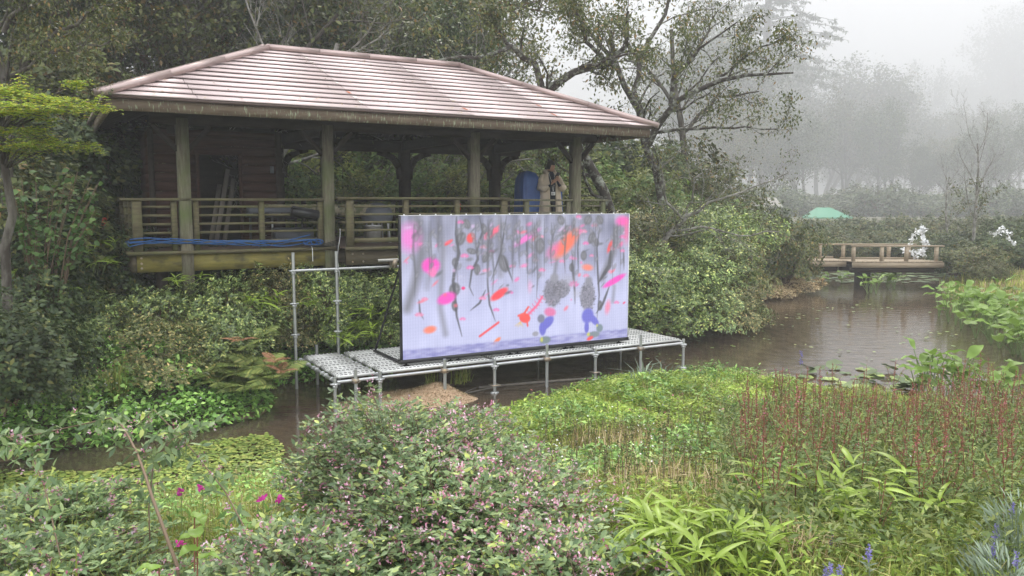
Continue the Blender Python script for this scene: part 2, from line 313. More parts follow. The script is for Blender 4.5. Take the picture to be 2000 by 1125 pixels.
# under water the same sheet is reddish sand
n_ = gm.node_tree; b_ = n_.nodes['Principled BSDF']
geo = n_.nodes.new('ShaderNodeNewGeometry'); sx = n_.nodes.new('ShaderNodeSeparateXYZ'); mr_ = n_.nodes.new('ShaderNodeMapRange')
mr_.inputs[1].default_value = .06; mr_.inputs[2].default_value = -.04
nzs = n_.nodes.new('ShaderNodeTexNoise'); nzs.inputs['Scale'].default_value = 5; crs = n_.nodes.new('ShaderNodeValToRGB')
crs.color_ramp.elements[0].color = (.2, .13, .075, 1); crs.color_ramp.elements[0].position = .38; crs.color_ramp.elements[1].color = (.42, .3, .19, 1); crs.color_ramp.elements[1].position = .65
mxs = n_.nodes.new('ShaderNodeMix'); mxs.data_type = 'RGBA'
n_.links.new(geo.outputs['Position'], sx.inputs[0]); n_.links.new(sx.outputs[2], mr_.inputs[0]); n_.links.new(mr_.outputs[0], mxs.inputs[0])
n_.links.new(geo.outputs['Position'], nzs.inputs[0]); n_.links.new(nzs.outputs[0], crs.inputs[0]); n_.links.new(crs.outputs[0], mxs.inputs[7])
n_.links.new(b_.inputs['Base Color'].links[0].from_socket, mxs.inputs[6]); n_.links.new(mxs.outputs[2], b_.inputs['Base Color'])
xs = np.unique(np.concatenate([np.linspace(-1350, -160, 10), np.linspace(-160, -16, 14), np.linspace(-16, 20, 200), np.linspace(20, 170, 26), np.linspace(170, 1350, 12)]))
ys = np.unique(np.concatenate([np.linspace(-20, 2, 6), np.linspace(2, 32, 170), np.linspace(32, 60, 30), np.linspace(60, 260, 14), np.linspace(260, 1450, 14)]))
patch(xs, ys, 'ground', gm)

# water
wm = bpy.data.materials.new('pond_water'); wm.use_nodes = True; n = wm.node_tree; n.nodes.remove(n.nodes['Principled BSDF'])
tb = n.nodes.new('ShaderNodeBsdfTransparent'); tb.inputs[0].default_value = (.78, .66, .52, 1)
df = n.nodes.new('ShaderNodeBsdfDiffuse'); df.inputs[0].default_value = (.18, .142, .1, 1)
gl = n.nodes.new('ShaderNodeBsdfGlossy'); gl.inputs['Roughness'].default_value = .02
fr = n.nodes.new('ShaderNodeFresnel'); fr.inputs[0].default_value = 2.2
tc = n.nodes.new('ShaderNodeTexCoord'); nz = n.nodes.new('ShaderNodeTexNoise'); nz.inputs['Scale'].default_value = 2.4; nz.inputs['Detail'].default_value = 4
mp = n.nodes.new('ShaderNodeMapping'); mp.inputs['Rotation'].default_value[2] = .2; mp.inputs['Scale'].default_value = (1, 2.2, 1)
bp = n.nodes.new('ShaderNodeBump'); bp.inputs['Strength'].default_value = .16; bp.inputs['Distance'].default_value = .05
n.links.new(tc.outputs['Object'], mp.inputs[0]); n.links.new(mp.outputs[0], nz.inputs[0]); n.links.new(nz.outputs[0], bp.inputs['Height'])
n.links.new(bp.outputs[0], gl.inputs['Normal']); n.links.new(bp.outputs[0], fr.inputs['Normal'])
m1 = n.nodes.new('ShaderNodeMixShader'); m1.inputs[0].default_value = .4; m2 = n.nodes.new('ShaderNodeMixShader')
n.links.new(tb.outputs[0], m1.inputs[1]); n.links.new(df.outputs[0], m1.inputs[2]); n.links.new(fr.outputs[0], m2.inputs[0])
n.links.new(m1.outputs[0], m2.inputs[1]); n.links.new(gl.outputs[0], m2.inputs[2]); n.links.new(m2.outputs[0], n.nodes['Material Output'].inputs[0])
P = POLY; mbw = MB(); mbw.add([(-16, 1.5, 0), (28, 1.5, 0), (28, 40, 0), (-16, 40, 0)], [(0, 1, 2, 3)])
solo('pond_water', mbw, wm, None, None, kind='structure')
# ============================================================ PAVILION
PZ = 1.0
pav = thing('pavilion', 'open timber pavilion on posts with reddish brown metal hip roof above the pond', 'pavilion', (P0[0], P0[1], PZ), ROT)
def pp(name, mb, m, parent=None, smooth=False): return part(name, mb, m, parent or pav, smooth, PZ)
PT = (.74, 2.95, 5.65, 7.86)
EF, EB, EL, ER, EZ, RS, RZ = -1.15, 4.6, -.35, 8.8, 4.19, 1.725, 5.47
RL, RR = 2.42, 6.2
# posts
for i, t in enumerate(PT):
    p = pp('post', MB().beam((t, .05, .9), (t, .05, 4.05), .17, .17, (0, 1, 0)), M['wood_post'])
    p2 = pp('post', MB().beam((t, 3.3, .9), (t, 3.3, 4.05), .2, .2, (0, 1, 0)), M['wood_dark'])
    for sg in (-1, 1):
        pp('brace', MB().beam((t + sg * .07, .05, 3.58), (t + sg * .42, .05, 3.95), .07, .075, (0, 1, 0)), M['wood_dark'], p)
        cv = [(t + sg * .1, 3.3, 3.3), (t + sg * .13, 3.3, 3.55), (t + sg * .24, 3.3, 3.72), (t + sg * .42, 3.3, 3.82), (t + sg * .6, 3.3, 3.86)]
        b = MB()
        for a_, c_ in zip(cv[:-1], cv[1:]): b.beam(a_, c_, .12, .11, (0, 1, 0))
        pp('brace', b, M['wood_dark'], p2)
pp('ring_beam', MB().beam((.3, .05, 4.06), (8.3, .05, 4.06), .13, .2), M['wood_dark'])
pp('ring_beam', MB().beam((.1, 3.3, 3.98), (8.5, 3.3, 3.98), .13, .24), M['wood_dark'])
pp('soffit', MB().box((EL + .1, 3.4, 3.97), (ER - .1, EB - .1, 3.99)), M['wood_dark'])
pp('ring_beam', MB().beam((.74, .12, 4.0), (.74, 3.2, 4.0), .13, .18), M['wood_dark']); pp('ring_beam', MB().beam((7.86, .12, 4.0), (7.86, 3.2, 4.0), .13, .18), M['wood_dark'])
pp('ring_beam', MB().beam((2.95, .12, 4.0), (2.95, 3.2, 4.0), .13, .18), M['wood_dark']); pp('ring_beam', MB().beam((5.65, .12, 4.0), (5.65, 3.2, 4.0), .13, .18), M['wood_dark'])
# roof
roof = pp('roof', MB().add([(EL + .05, EF + .05, EZ - .03), (ER - .05, EF + .05, EZ - .03), (ER - .05, EB - .05, EZ - .03), (EL + .05, EB - .05, EZ - .03), (RL, RS, RZ - .1), (RR, RS, RZ - .1)],
    [(0, 4, 5, 1), (3, 2, 5, 4)], [(0, 3, 4), (1, 5, 2)]), M['wood_dark'])
def slope_panels(A, B, C, D, n, cuts, frac, lip=.034):
    """A,B = eave ends, D,C = ridge ends; n courses, each cut into long sheets"""
    A, B, C, D = [np.array(x, float) for x in (A, B, C, D)]; nrm = unit(np.cross(B - A, D - A)); 
    if nrm[2] < 0: nrm = -nrm
    e = unit(B - A)
    for k in range(n):
        f0, f1 = k / n, (k + 1) / n
        a0, b0 = A + (D - A) * f0, B + (C - B) * f0; a1, b1 = A + (D - A) * f1, B + (C - B) * f1
        l0, l1 = 0, np.linalg.norm(b0 - a0)
        xs_ = sorted(x for x in [c + frac * k for c in cuts] if (a0 - A) @ e + .35 < x < (b0 - A) @ e - .35)
        ends = [(a0, a1)]; 
        for x in xs_: ends.append((a0 + e * (x - (a0 - A) @ e), a1 + e * (x - (a1 - A) @ e)))
        ends.append((b0, b1))
        for (p, p1), (q, q1) in zip(ends[:-1], ends[1:]):
            g = e * .004
            if (p1 - A) @ e < (a1 - A) @ e: p1 = a1
            if (q1 - A) @ e > (b1 - A) @ e: q1 = b1
            if (p1-q1) @ e >= 0: p1 = q1 - e * .01
            dn = -(D - A) / np.linalg.norm(D - A) * .0
            lo = nrm * (lip + U_(-.003, .003)); hi = nrm * .004; dwn = unit(A - D) if k else unit(A - D) * .3
            ov = dwn * .02; p_, q_ = p + ov, q + ov
            v = [p_ + g + lo * .52, q_ - g + lo * .52, q1 - g, p1 + g, p_ + g + lo, q_ - g + lo, q1 - g + hi, p1 + g + hi]
            pp('roof_panel', MB().add(v[:8], [(4, 5, 6, 7), (0, 1, 5, 4), (1, 2, 6, 5), (3, 0, 4, 7), (0, 3, 2, 1)]), M['roof'], roof)
            if k and U_(0, 1) < .45 and (q - p) @ e > .8 and q is not b0:
                c = q - e * .03; mtab = M['roof_worn'] if U_(0, 1) < .6 else M['roof_rust']; h = (q1 - q)
                pp('joint_tab', MB().add([c + lo + nrm * .003, q + e * .02 + lo + nrm * .003, q + e * .02 + h * .7 + nrm * (lip * .35 + .004), c + h * .7 + nrm * (lip * .35 + .004)], [(0, 1, 2, 3)]), mtab, roof)
FL, FR, BR_, BL_ = (EL, EF, EZ), (ER, EF, EZ), (ER, EB, EZ), (EL, EB, EZ); RGL, RGR = (RL, RS, RZ), (RR, RS, RZ)
slope_panels(FL, FR, RGR, RGL, 13, (1.15, 3.6, 5.4, 7.15, 8.6), -.02)
slope_panels(BR_, BL_, RGL, RGR, 12, (2.6, 5.2, 7.6), .05)
slope_panels(BL_, FL, RGL, RGL, 12, (3.,), .02); slope_panels(FR, BR_, RGR, RGR, 12, (3.,), .02)
def cap(p, q, wd=.17, ht=.09):
    p, q = np.array(p, float), np.array(q, float)
    pp('hip_cap' if abs(p[2] - q[2]) > .1 else 'ridge_cap', MB().beam(p + [0, 0, .045], q + [0, 0, .045], wd, ht), M['roof_cap'], roof)
def seg(p, q, n=3):
    p, q = np.array(p, float), np.array(q, float); d = unit(q - p)
    for i in range(n): cap(p + (q - p) * i / n, p + (q - p) * (i + 1) / n - d * .008)
dpl = np.array([-.06, -.06, -.015])
seg(np.array(FL) + dpl, RGL, 3); seg(np.array(FR) + [.06, -.06, -.015], RGR, 3); seg(np.array(BR_), RGR, 3); seg(np.array(BL_), RGL, 3); seg(RGL, RGR, 4)
# leaves fallen on the roof
m_ = 150; tt_ = rng.uniform(.2, 8, m_); f_ = rng.random(m_) ** 1.5; ps_ = np.column_stack([tt_, EF + (RS - EF) * f_, EZ + (RZ - EZ) * f_ + .045]); ok_ = (tt_ > EL + (RL - EL) * f_ + .1) & (tt_ < ER + (RR - ER) * f_ - .1); ps_ = ps_[ok_]
fl_ = pp('fallen_leaves', MB().leaves(ps_, unit(rng.normal(size=ps_.shape) * [1, 1, .1]), np.tile([0, -.4, 1.], (len(ps_), 1)), .055, .03, .2), M['dry'], roof); fl_['kind'] = 'stuff'
# fascia and metal edge
for a, b in ((FL, FR), (FR, BR_), (BR_, BL_), (BL_, FL)):
    a, b = np.array(a), np.array(b); d = unit(b - a); inn = np.array([-d[1], d[0], 0]) * .06; ex = d * .055
    ma = MB().beam(a + inn + ex - [0, 0, .105], b + inn - ex - [0, 0, .105], .04, .15)
    if a is not FL: pass
    pp('fascia_board', ma, M['wood_fascia'], roof)
    pp('eave_trim', MB().beam(a + d * .01 - [0, 0, .008] + inn * .35, b - d * .01 - [0, 0, .008] + inn * .35, .055, .04), M['roof_edge'], roof)
# rafters under the roof
for i in range(15):
    t = EL + .45 + i * (ER - EL - .9) / 14
    f = min(1, min(t - EL, ER - t) / (RL - EL)) - .03
    for sgn, e0 in ((1, EF), (-1, EB)):
        a = (t, e0 + sgn * .1, EZ - .12); b = (t, e0 + (RS - e0) * f, EZ + (RZ - EZ) * f - .17)
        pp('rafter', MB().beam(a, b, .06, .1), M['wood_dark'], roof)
for a in (FL, FR, BR_, BL_):
    b = RGL if a[0] < 1 else RGR; a = np.array(a); b = np.array(b); pp('hip_rafter', MB().beam(a + (b - a) * .04 - [0, 0, .13], b - [0, 0, .2], .1, .15), M['wood_dark'], roof)
for i in range(9):
    s = EF + .5 + i * .58
    f = min(1, min(s - EF, EB - s) / (RS - EF)) - .03
    for e0, e1 in ((EL, RL), (ER, RR)): pp('rafter', MB().beam((e0 + (.1 if e0 < 1 else -.1), s, EZ - .12), (e0 + (e1 - e0) * f, s, EZ + (RZ - EZ) * f - .17), .06, .1), M['wood_dark'], roof)
# deck
deck = pp('deck', MB().box((.15, .1, 1.80), (8.45, 3.9, 2.0)), M['wood_beam_dark'])
nb = 28; bm_ = None
for i in range(nb):
    s0 = .02 + i * .139
    if bm_ is None: bm_ = MB().box((-.02, 0, 2.035), (4.28, .132, 2.07)).mesh('deck_board', off=(0, 0, PZ)); bm2_ = MB().box((0, 0, 2.035), (4.3, .132, 2.07)).mesh('deck_board', off=(0, 0, PZ))
    a = link('deck_board', bm_, M['deck_board'], deck); a.location = (0, s0, U_(-.002, .002)); b = link('deck_board', bm2_, M['deck_board'], deck); b.location = (4.285, s0, U_(-.002, .002))
for i in range(2):
    s0 = -.3 + i * .15
    pp('deck_board', MB().box((3.16, s0, 2.035), (6.12, s0 + .14, 2.07)), M['deck_board'], deck)
pp('deck_nosing', MB().box((-.06, -.07, 2.025), (3.1, .015, 2.075)), M['wood_mossy'], deck)
pp('deck_nosing', MB().box((-.08, -.069, 2.024), (.0, 3.95, 2.0735)), M['wood_mossy'], deck)
pp('deck_nosing', MB().box((3.1, -.37, 2.025), (6.2, -.3, 2.075)), M['wood_mossy'], deck)
pp('deck_nosing', MB().box((6.2, -.07, 2.025), (8.6, .015, 2.075)), M['wood_mossy'], deck)
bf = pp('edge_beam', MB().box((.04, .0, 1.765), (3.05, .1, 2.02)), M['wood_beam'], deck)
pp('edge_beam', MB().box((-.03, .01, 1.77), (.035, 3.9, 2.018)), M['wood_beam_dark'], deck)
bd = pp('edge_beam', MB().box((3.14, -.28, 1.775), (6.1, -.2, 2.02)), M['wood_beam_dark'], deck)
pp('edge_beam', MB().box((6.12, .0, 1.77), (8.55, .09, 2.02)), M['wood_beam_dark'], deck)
for t, s, z in ((.1, 0, 1.98), (.1, 0, 1.9), (.1, 0, 1.83), (3.24, -.28, 1.96), (3.24, -.28, 1.83), (3.42, -.28, 1.96), (3.42, -.28, 1.83)):
    pp('bolt', MB().tube([(t, s - .012, z), (t, s + .01, z)], .017, 7), M['clamp'], bf if s == 0 else bd)
for t in (.4, 2.2, 3.4, 4.6, 5.9, 7.2, 8.3):
    for s in (.3, 1.9, 3.6): pp('deck_pier', MB().beam((t, s, .7), (t, s, 1.8), .16, .16, (0, 1, 0)), M['wood_dark'], deck)
# railing
rail = pp('railing', MB().box((-.15, -.035, 2.825), (2.86, .085, 2.865)), M['wood_mossy'])
slat_cache = {}
def along(name, t0, t1, s, z, wd, h, m):
    k = (name, round(t1 - t0, 2), wd, h, m)
    if k not in slat_cache: slat_cache[k] = MB().box((0, -wd / 2, -h / 2), (t1 - t0, wd / 2, h / 2)).mesh(name)
    o = link(name, slat_cache[k], M[m], rail); o.location = (t0, s, z - PZ); return o
def across(name, s0, s1, t, z, wd, h, m):
    o = along(name, s0, s1, 0, z, wd, h, m); o.rotation_euler.z = R(90); o.location = (t, s0, z - PZ); return o
def rpost(t, s, w_=.08, top=2.825, d_=None, m='wood_mossy'): return pp('rail_post', MB().box((t - w_ / 2, s - (d_ or w_) / 2, 2.072), (t + w_ / 2, s + (d_ or w_) / 2, top)), M[m], rail)
SZ = (2.735, 2.605, 2.475, 2.345)
def bays(ts, s, m='wood_mossy', hw=.045):
    for a, b in zip(ts[:-1], ts[1:]):
        for z in SZ: along('rail_slat', a + hw, b - hw, s + .01, z, .05, .035, m)
        along('bottom_rail', a + hw, b - hw, s + .012, 2.18, .06, .075, m)
rpost(.07, .05, .13); rpost(.58, .05); rpost(.89, .05); rpost(1.87, .05); rpost(2.81, .05, .09)
bays((.1, .58), .05); bays((.89, 1.87), .05); bays((1.87, 2.81), .05)
along('bottom_rail', .62, .66, .06, 2.18, .06, .075, 'wood_mossy')
# left return
lt = [.05, .75, 1.5, 2.3, 3.1, 3.8]
pp('top_rail', MB().box((-.0, .09, 2.826), (.11, 3.9, 2.862)), M['wood_mossy'], rail)
for a, b in zip(lt[:-1], lt[1:]):
    for z in SZ: across('rail_slat', a + .045, b - .045, .05, z, .05, .035, 'wood_mossy')
    across('bottom_rail', a + .045, b - .045, .05, 2.18, .06, .075, 'wood_mossy')
for s in lt[1:]: rpost(.05, s, .08)
# projecting bay
pp('top_rail', MB().box((3.0, -.36, 2.85), (6.18, -.22, 2.89)), M['wood_mossy'], rail)
for t in (3.2, 4.18, 5.14, 6.08): rpost(t, -.28, .115 if t < 3.5 or t > 6 else .085, 2.848, .1)
bays((3.22, 4.18, 5.14, 6.06), -.29)
for t in (3.14, 6.1):
    pp('top_rail', MB().box((t - .05, -.215, 2.826), (t + .05, .06, 2.864)), M['wood_mossy'], rail)
    for z in SZ: across('rail_slat', -.24, .04, t, z, .05, .035, 'wood_mossy')
# right length, in the shade of the eave
pp('top_rail', MB().box((6.2, -.02, 2.826), (8.6, .08, 2.862)), M['wood_post'], rail)
for t in (6.75, 8.52): rpost(t, .05, .09, 2.825, None, 'wood_post')
rpost(7.7, .05, .08, 2.825, None, 'wood_post'); bays((6.12, 6.75, 7.7), .05, 'wood_post'); bays((7.98, 8.52), .05, 'wood_post')
# back rail
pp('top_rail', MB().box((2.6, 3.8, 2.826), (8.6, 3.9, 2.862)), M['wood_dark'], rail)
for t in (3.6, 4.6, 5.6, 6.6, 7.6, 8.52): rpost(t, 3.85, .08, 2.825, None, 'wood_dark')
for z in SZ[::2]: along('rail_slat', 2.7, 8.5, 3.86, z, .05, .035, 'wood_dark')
# room
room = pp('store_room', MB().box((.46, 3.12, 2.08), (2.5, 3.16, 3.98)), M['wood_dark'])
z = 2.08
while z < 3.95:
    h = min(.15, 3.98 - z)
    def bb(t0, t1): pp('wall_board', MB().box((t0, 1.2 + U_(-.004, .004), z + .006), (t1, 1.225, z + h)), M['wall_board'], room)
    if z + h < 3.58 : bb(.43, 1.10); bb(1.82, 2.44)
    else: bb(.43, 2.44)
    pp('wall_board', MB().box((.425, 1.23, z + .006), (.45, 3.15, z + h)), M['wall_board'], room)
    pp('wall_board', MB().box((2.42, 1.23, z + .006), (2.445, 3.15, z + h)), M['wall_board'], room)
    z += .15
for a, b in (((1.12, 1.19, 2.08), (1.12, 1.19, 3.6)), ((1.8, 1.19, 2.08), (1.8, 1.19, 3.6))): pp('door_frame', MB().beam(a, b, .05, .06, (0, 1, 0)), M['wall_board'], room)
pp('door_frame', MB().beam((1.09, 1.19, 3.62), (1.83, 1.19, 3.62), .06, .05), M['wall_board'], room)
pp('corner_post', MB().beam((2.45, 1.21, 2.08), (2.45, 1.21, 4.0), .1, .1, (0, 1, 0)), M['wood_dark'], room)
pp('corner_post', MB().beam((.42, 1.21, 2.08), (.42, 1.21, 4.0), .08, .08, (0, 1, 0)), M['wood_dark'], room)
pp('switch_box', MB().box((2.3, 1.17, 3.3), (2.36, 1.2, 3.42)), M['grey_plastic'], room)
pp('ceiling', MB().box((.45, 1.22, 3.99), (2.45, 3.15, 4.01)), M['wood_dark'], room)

# ------------------------------------------------------------ things on the deck
def pw(t, s, z): return tuple(PL(t, s, z))
for k, (ta, tb, za, lab) in enumerate(((1.28, 1.62, 3.35, 'grey plank leaning in the dark store room doorway, the tallest of the three'), (1.42, 1.72, 3.2, 'grey plank leaning in the store room doorway between two others'), (1.22, 1.5, 3.1, 'shortest grey plank leaning in the store room doorway'))):
    o = solo('leaning_plank', MB().beam((ta - 1.3, 0, .0), (tb - 1.3, .55, za - 2.08), .07, .025, (0, 1, 0)), M['timber'], lab, 'plank', pw(1.3, .75 + .06 * k, 2.085), ROT, 'planks leaning in the doorway')
def covered(name, label, t, s, w_, d_, h, rz, seed, m='blue_tarp'):
    r = np.random.default_rng(seed); nu, nv = 36, 14; v = []
    for k in range(nv):
        f = k / (nv - 1)
        for j in range(nu):
            a = j / nu * 2 * math.pi; c, s_ = math.cos(a), math.sin(a); e = .45
            rx = w_ / 2 * (np.sign(c) * abs(c) ** e); ry = d_ / 2 * (np.sign(s_) * abs(s_) ** e)
            fl = 1 + .12 * (1 - f) * math.sin(a * 7 + seed) + .05 * math.sin(a * 13 + 3 * f)
            sh = (1 - max(0, (f - .78) / .22) ** 2.5 * .93)
            taper = 1.05 - .17 * f
            v.append((rx * fl * sh * taper, ry * fl * sh * taper, h * (f if f < .78 else .78 + .22 * math.sin((f - .78) / .22 * math.pi / 2))))
    q = [(k * nu + j, k * nu + (j + 1) % nu, (k + 1) * nu + (j + 1) % nu, (k + 1) * nu + j) for k in range(nv - 1) for j in range(nu)]
    root = thing(name, label, 'covered equipment', pw(t, s, 2.075), ROT + rz)
    part('tarp', MB().add(v, q), M[m], root, True)
    part('tie_strap', MB().tube([(w_ * .5 * math.cos(a), d_ * .5 * math.sin(a), h * .3) for a in np.linspace(0, 6.28, 14)], .012, 4), M['navy'], root)
    return root
covered('covered_heater', 'tall rounded equipment under a dark blue tarp, left of the person', 7.35, 1.0, .46, .46, 1.36, 0, 1)
covered('covered_heater', 'tall equipment under a bright blue tarp standing just behind the person', 8.14, 1.3, .36, .34, 1.38, .2, 2)

# black floodlight clamped to the rail
fl = thing('floodlight', 'black floodlight bar clamped outside the middle of the pavilion rail', 'floodlight', pw(2.5, -.1, 2.6), ROT)
b = MB().beam((-.2, -.05, .06), (.22, -.05, -.02), .16, .1, (0, .3, 1)); part('lamp_housing', b, M['black'], fl)
part('lamp_housing_ridge', MB().beam((-.2, -.05, .125), (.22, -.05, .045), .12, .02, (0, .3, 1)), M['black_rubber'], fl)
for x in (-.1, .04, .15): part('screw', MB().box((x - .018, -.135, .0 - x * .2), (x + .018, -.131, .012 - x * .2)), M['grey_plastic'], fl)
part('clamp_arm', MB().tube([(0, .05, .05), (0, .1, -.1), (0, .12, -.2)], .012, 5), M['black'], fl)
# folding table with cloth and boxes
tb_ = thing('folding_table', 'folding table with patterned cloth behind the slats of the pavilion rail', 'table', pw(3.35, 1.2, 2.075), ROT)
part('table_top', MB().box((-1.2, -.3, .66), (1.1, .3, .69)), M['cloth'], tb_); part('cloth', MB().box((-1.21, -.312, .5), (1.11, -.303, .695)), M['cloth'], tb_)
for x in (-1.1, 1.0):
    for y in (-.25, .25): part('leg', MB().beam((x, y, 0), (x, y, .655), .03, .03, (0, 1, 0)), M['steel'], tb_)
for k, (t, s, w_, h, z, mm, lab) in enumerate(((2.25, .75, .8, .16, .62, 'grey_plastic', 'grey rack case with black slots behind the floodlight'), (2.55, .6, .62, .3, .0, 'grey_plastic', 'low grey equipment case on the deck floor below the table'), (4.0, .7, .22, .3, .0, 'concrete', 'small pale block on the deck floor behind the projecting rail'))):
    c = thing('equipment_case', lab, 'case', pw(t, s, 2.075 + (.0 if k else 0)), ROT)
    if k == 0:
        part('case_body', MB().box((-.4, 0, .5), (.4, .3, .66)), M[mm], c); part('case_shelf', MB().box((-.42, -.01, .47), (.42, .31, .495)), M['black'], c)
        for x in (-.38, .38): part('leg', MB().box((x - .015, .1, 0), (x + .015, .13, .468)), M['black'], c)
        part('slot_row', MB().box((-.36, -.004, .52), (-.1, -.001, .555)).box((.1, -.004, .52), (.34, -.001, .555)), M['black'], c)
    else:
        part('case_body', MB().box((-w_ / 2, 0, 0), (w_ / 2, .3, h)), M[mm], c)
        if k == 1: part('slot_row', MB().box((-.25, -.004, .04), (-.02, -.001, .07)).box((.05, -.004, .04), (.25, -.001, .07)), M['black'], c)
        else: part('lid', MB().box((-w_ / 2 - .01, -.01, h), (w_ / 2 + .01, .31, h + .02)), M['paper'], c)
gc = thing('round_chair', 'pale grey round backed chair behind the projecting pavilion rail', 'chair', pw(4.15, 1.0, 2.075), ROT)
v = MB(); v.lathe([(.28, .42), (.29, .5), (.27, .6), (.2, .68), (.08, .72), (.0, .725)], (0, 0, 0), 16); part('backrest', v, M['grey_plastic'], gc, True)
part('seat', MB().lathe([(0, .38), (.27, .38), (.28, .42), (0, .43)], (0, 0, 0), 16), M['grey_plastic'], gc)
for a in range(4): part('leg', MB().tube([(.2 * math.cos(a * 1.57 + .8), .2 * math.sin(a * 1.57 + .8), .38), (.26 * math.cos(a * 1.57 + .8), .26 * math.sin(a * 1.57 + .8), 0)], .016, 6), M['steel'], gc)
bt = thing('red_bottle', 'small red bottle standing on the deck rail beam behind the projecting bay', 'bottle', pw(5.62, .6, 2.075), ROT)
part('stand', MB().box((-.12, -.1, 0), (.12, .1, .58)), M['wood_dark'], bt); part('bottle_body', MB().lathe([(0, .58), (.035, .58), (.037, .68), (.015, .73), (.015, .77), (0, .77)], sides=10), M['red_plastic'], bt)
# cables
cb = thing('cable_bundle', 'bundle of blue cables lying along the front edge of the pavilion deck', 'cable', pw(0, 0, 2.07), ROT)
for k in range(5):
    r_ = np.random.default_rng(k); ts = np.linspace(-.05, 2.6, 40)
    z = .1 + .035 * np.sin(ts * 2.1 + .4 * k) + .012 * k + .03 * np.sin(ts * 5 + k * 1.7) + np.where(ts > 2.1, (ts - 2.1) * .02, 0)
    part('cable', MB().tube(np.column_stack([ts, -.05 + .03 * np.sin(ts * 3 + k), z]), .0085, 5), M['blue_cable'], cb, True)
for k in range(3):
    ss = np.linspace(-.03, 2.5, 24); part('cable', MB().tube(np.column_stack([-.06 + 0 * ss, ss, .1 + .03 * np.sin(ss * 3 + k) + .02 * k]), .0085, 5), M['blue_cable'], cb, True)
for k in range(6):
    a = np.linspace(0, 6.28, 20); c0 = 2.62 + U_(-.08, .1); part('cable_loop', MB().tube(np.column_stack([c0 + .11 * np.cos(a) * U_(.7, 1.3), -.05 + .03 * np.sin(2 * a + k), .05 + .045 * np.sin(a) + U_(-.01, .05)]), .0085, 5), M['blue_cable'], cb, True)
bc = thing('black_cables', 'black cables drooping down the gap between the two deck fronts', 'cable', pw(2.85, -.03, 2.07), ROT)
for k in range(4):
    x = np.linspace(-.35, .22, 14); part('cable', MB().tube(np.column_stack([x, -.03 - .02 * k + 0 * x, .06 - .05 * np.sin((x + .35) * 5 + .3 * k) + .01 * k]), .006, 5), M['black_rubber'], bc, True)
for k in range(3):
    z = np.linspace(.3 if k == 0 else .05, -.75, 18); part('cable', MB().tube(np.column_stack([.2 + .015 * np.sin(z * 9 + k) - .03 * k + .1 * np.clip(z, 0, 1), -.1 - .02 * k + 0 * z, z]), .006, 5), M['paper'] if k == 0 else M['black_rubber'], bc, True)
wc = solo('white_cable', MB().tube([(0, 0, .05), (.01, -.03, -.02), (.012, -.03, -.22)], .006, 5), M['paper'], 'short white cable hanging over the deck edge from the blue cable heap', 'cable', pw(2.62, -.06, 2.07), ROT)
cn = thing('traffic_cone', 'red traffic cone standing behind the left corner of the pavilion', 'cone', tuple(at(207, 486, 13.0)), 0)
part('cone_body', MB().lathe([(.13, .02), (.05, .4), (.025, .5), (0, .5)], sides=14), M['red_plastic'], cn, True); part('cone_base', MB().box((-.16, -.16, 0), (.16, .16, .02)), M['red_plastic'], cn)

# ============================================================ LED SCREEN
def lin(c): c = np.asarray(c, float) / 255; return np.where(c <= .04045, c / 12.92, ((c + .055) / 1.055) ** 2.4)
GW, GH = 440, 226
gx, gy = np.meshgrid((np.arange(GW)) / (GW - 1), (np.arange(GH)) / (GH - 1))
rr = np.random.default_rng(3)
def nz2(sx, sy, seed):
    r = np.random.default_rng(seed); nx_, ny_ = int(sx) + 2, int(sy) + 2; g = r.random((ny_, nx_)); x = gx * sx; y = gy * sy
    xi = x.astype(int); yi = y.astype(int); fx = x - xi; fy = y - yi; fx = fx * fx * (3 - 2 * fx); fy = fy * fy * (3 - 2 * fy)
    return (g[yi, xi] * (1 - fx) + g[yi, xi + 1] * fx) * (1 - fy) + (g[yi + 1, xi] * (1 - fx) + g[yi + 1, xi + 1] * fx) * fy
img = np.zeros((GH, GW, 3)); 
fade = sst(gy / .75)[..., None]
img[:] = np.array([152, 154, 176]) * (1 - fade) + np.array([203, 206, 238]) * fade
streak = (nz2(60, 3, 1) - .5) * 44 + (nz2(24, 9, 2) - .5) * 46; img += (streak * (1 - .75 * sst(gy / .7)))[..., None]
def S_(x, y):      # from the photo's own enlarged view of the screen
    u = (x - 80) / 1560; top = 72; bot = 1058 - 155 * u; return u, (y - top) / (bot - top)
AR = 2.0
def dist_poly(pts):
    d = np.full(gx.shape, 9.); tt = np.zeros(gx.shape); L = 0; pts = [S_(*p) for p in pts]; seglen = [math.hypot((b[0] - a[0]) * AR, b[1] - a[1]) for a, b in zip(pts[:-1], pts[1:])]; tot = sum(seglen)
    for (a, b, l) in zip(pts[:-1], pts[1:], seglen):
        ax, ay, bx, by = a[0] * AR, a[1], b[0] * AR, b[1]; t = np.clip(((gx * AR - ax) * (bx - ax) + (gy - ay) * (by - ay)) / (l * l + 1e-9), 0, 1)
        dd = np.hypot(gx * AR - ax - t * (bx - ax), gy - ay - t * (by - ay)); m = dd < d; d = np.where(m, dd, d); tt = np.where(m, (L + t * l) / tot, tt); L += l
    return d, tt
def blend(a, c): 
    global img
    a = np.clip(a, 0, 1)[..., None]; img = img * (1 - a) + np.array(c, float) * a
def stroke(pts, w_, c, blur=.3, al=1., taper=False):
    d, t = dist_poly(pts); w2 = w_ / 1000 * (np.where(taper, .35 + 1.2 * np.sin(np.clip(t, 0, 1) * 2.9 + .2), 1)); blend(al * np.clip((w2 - d) / (w2 * blur + .002), 0, 1), c)
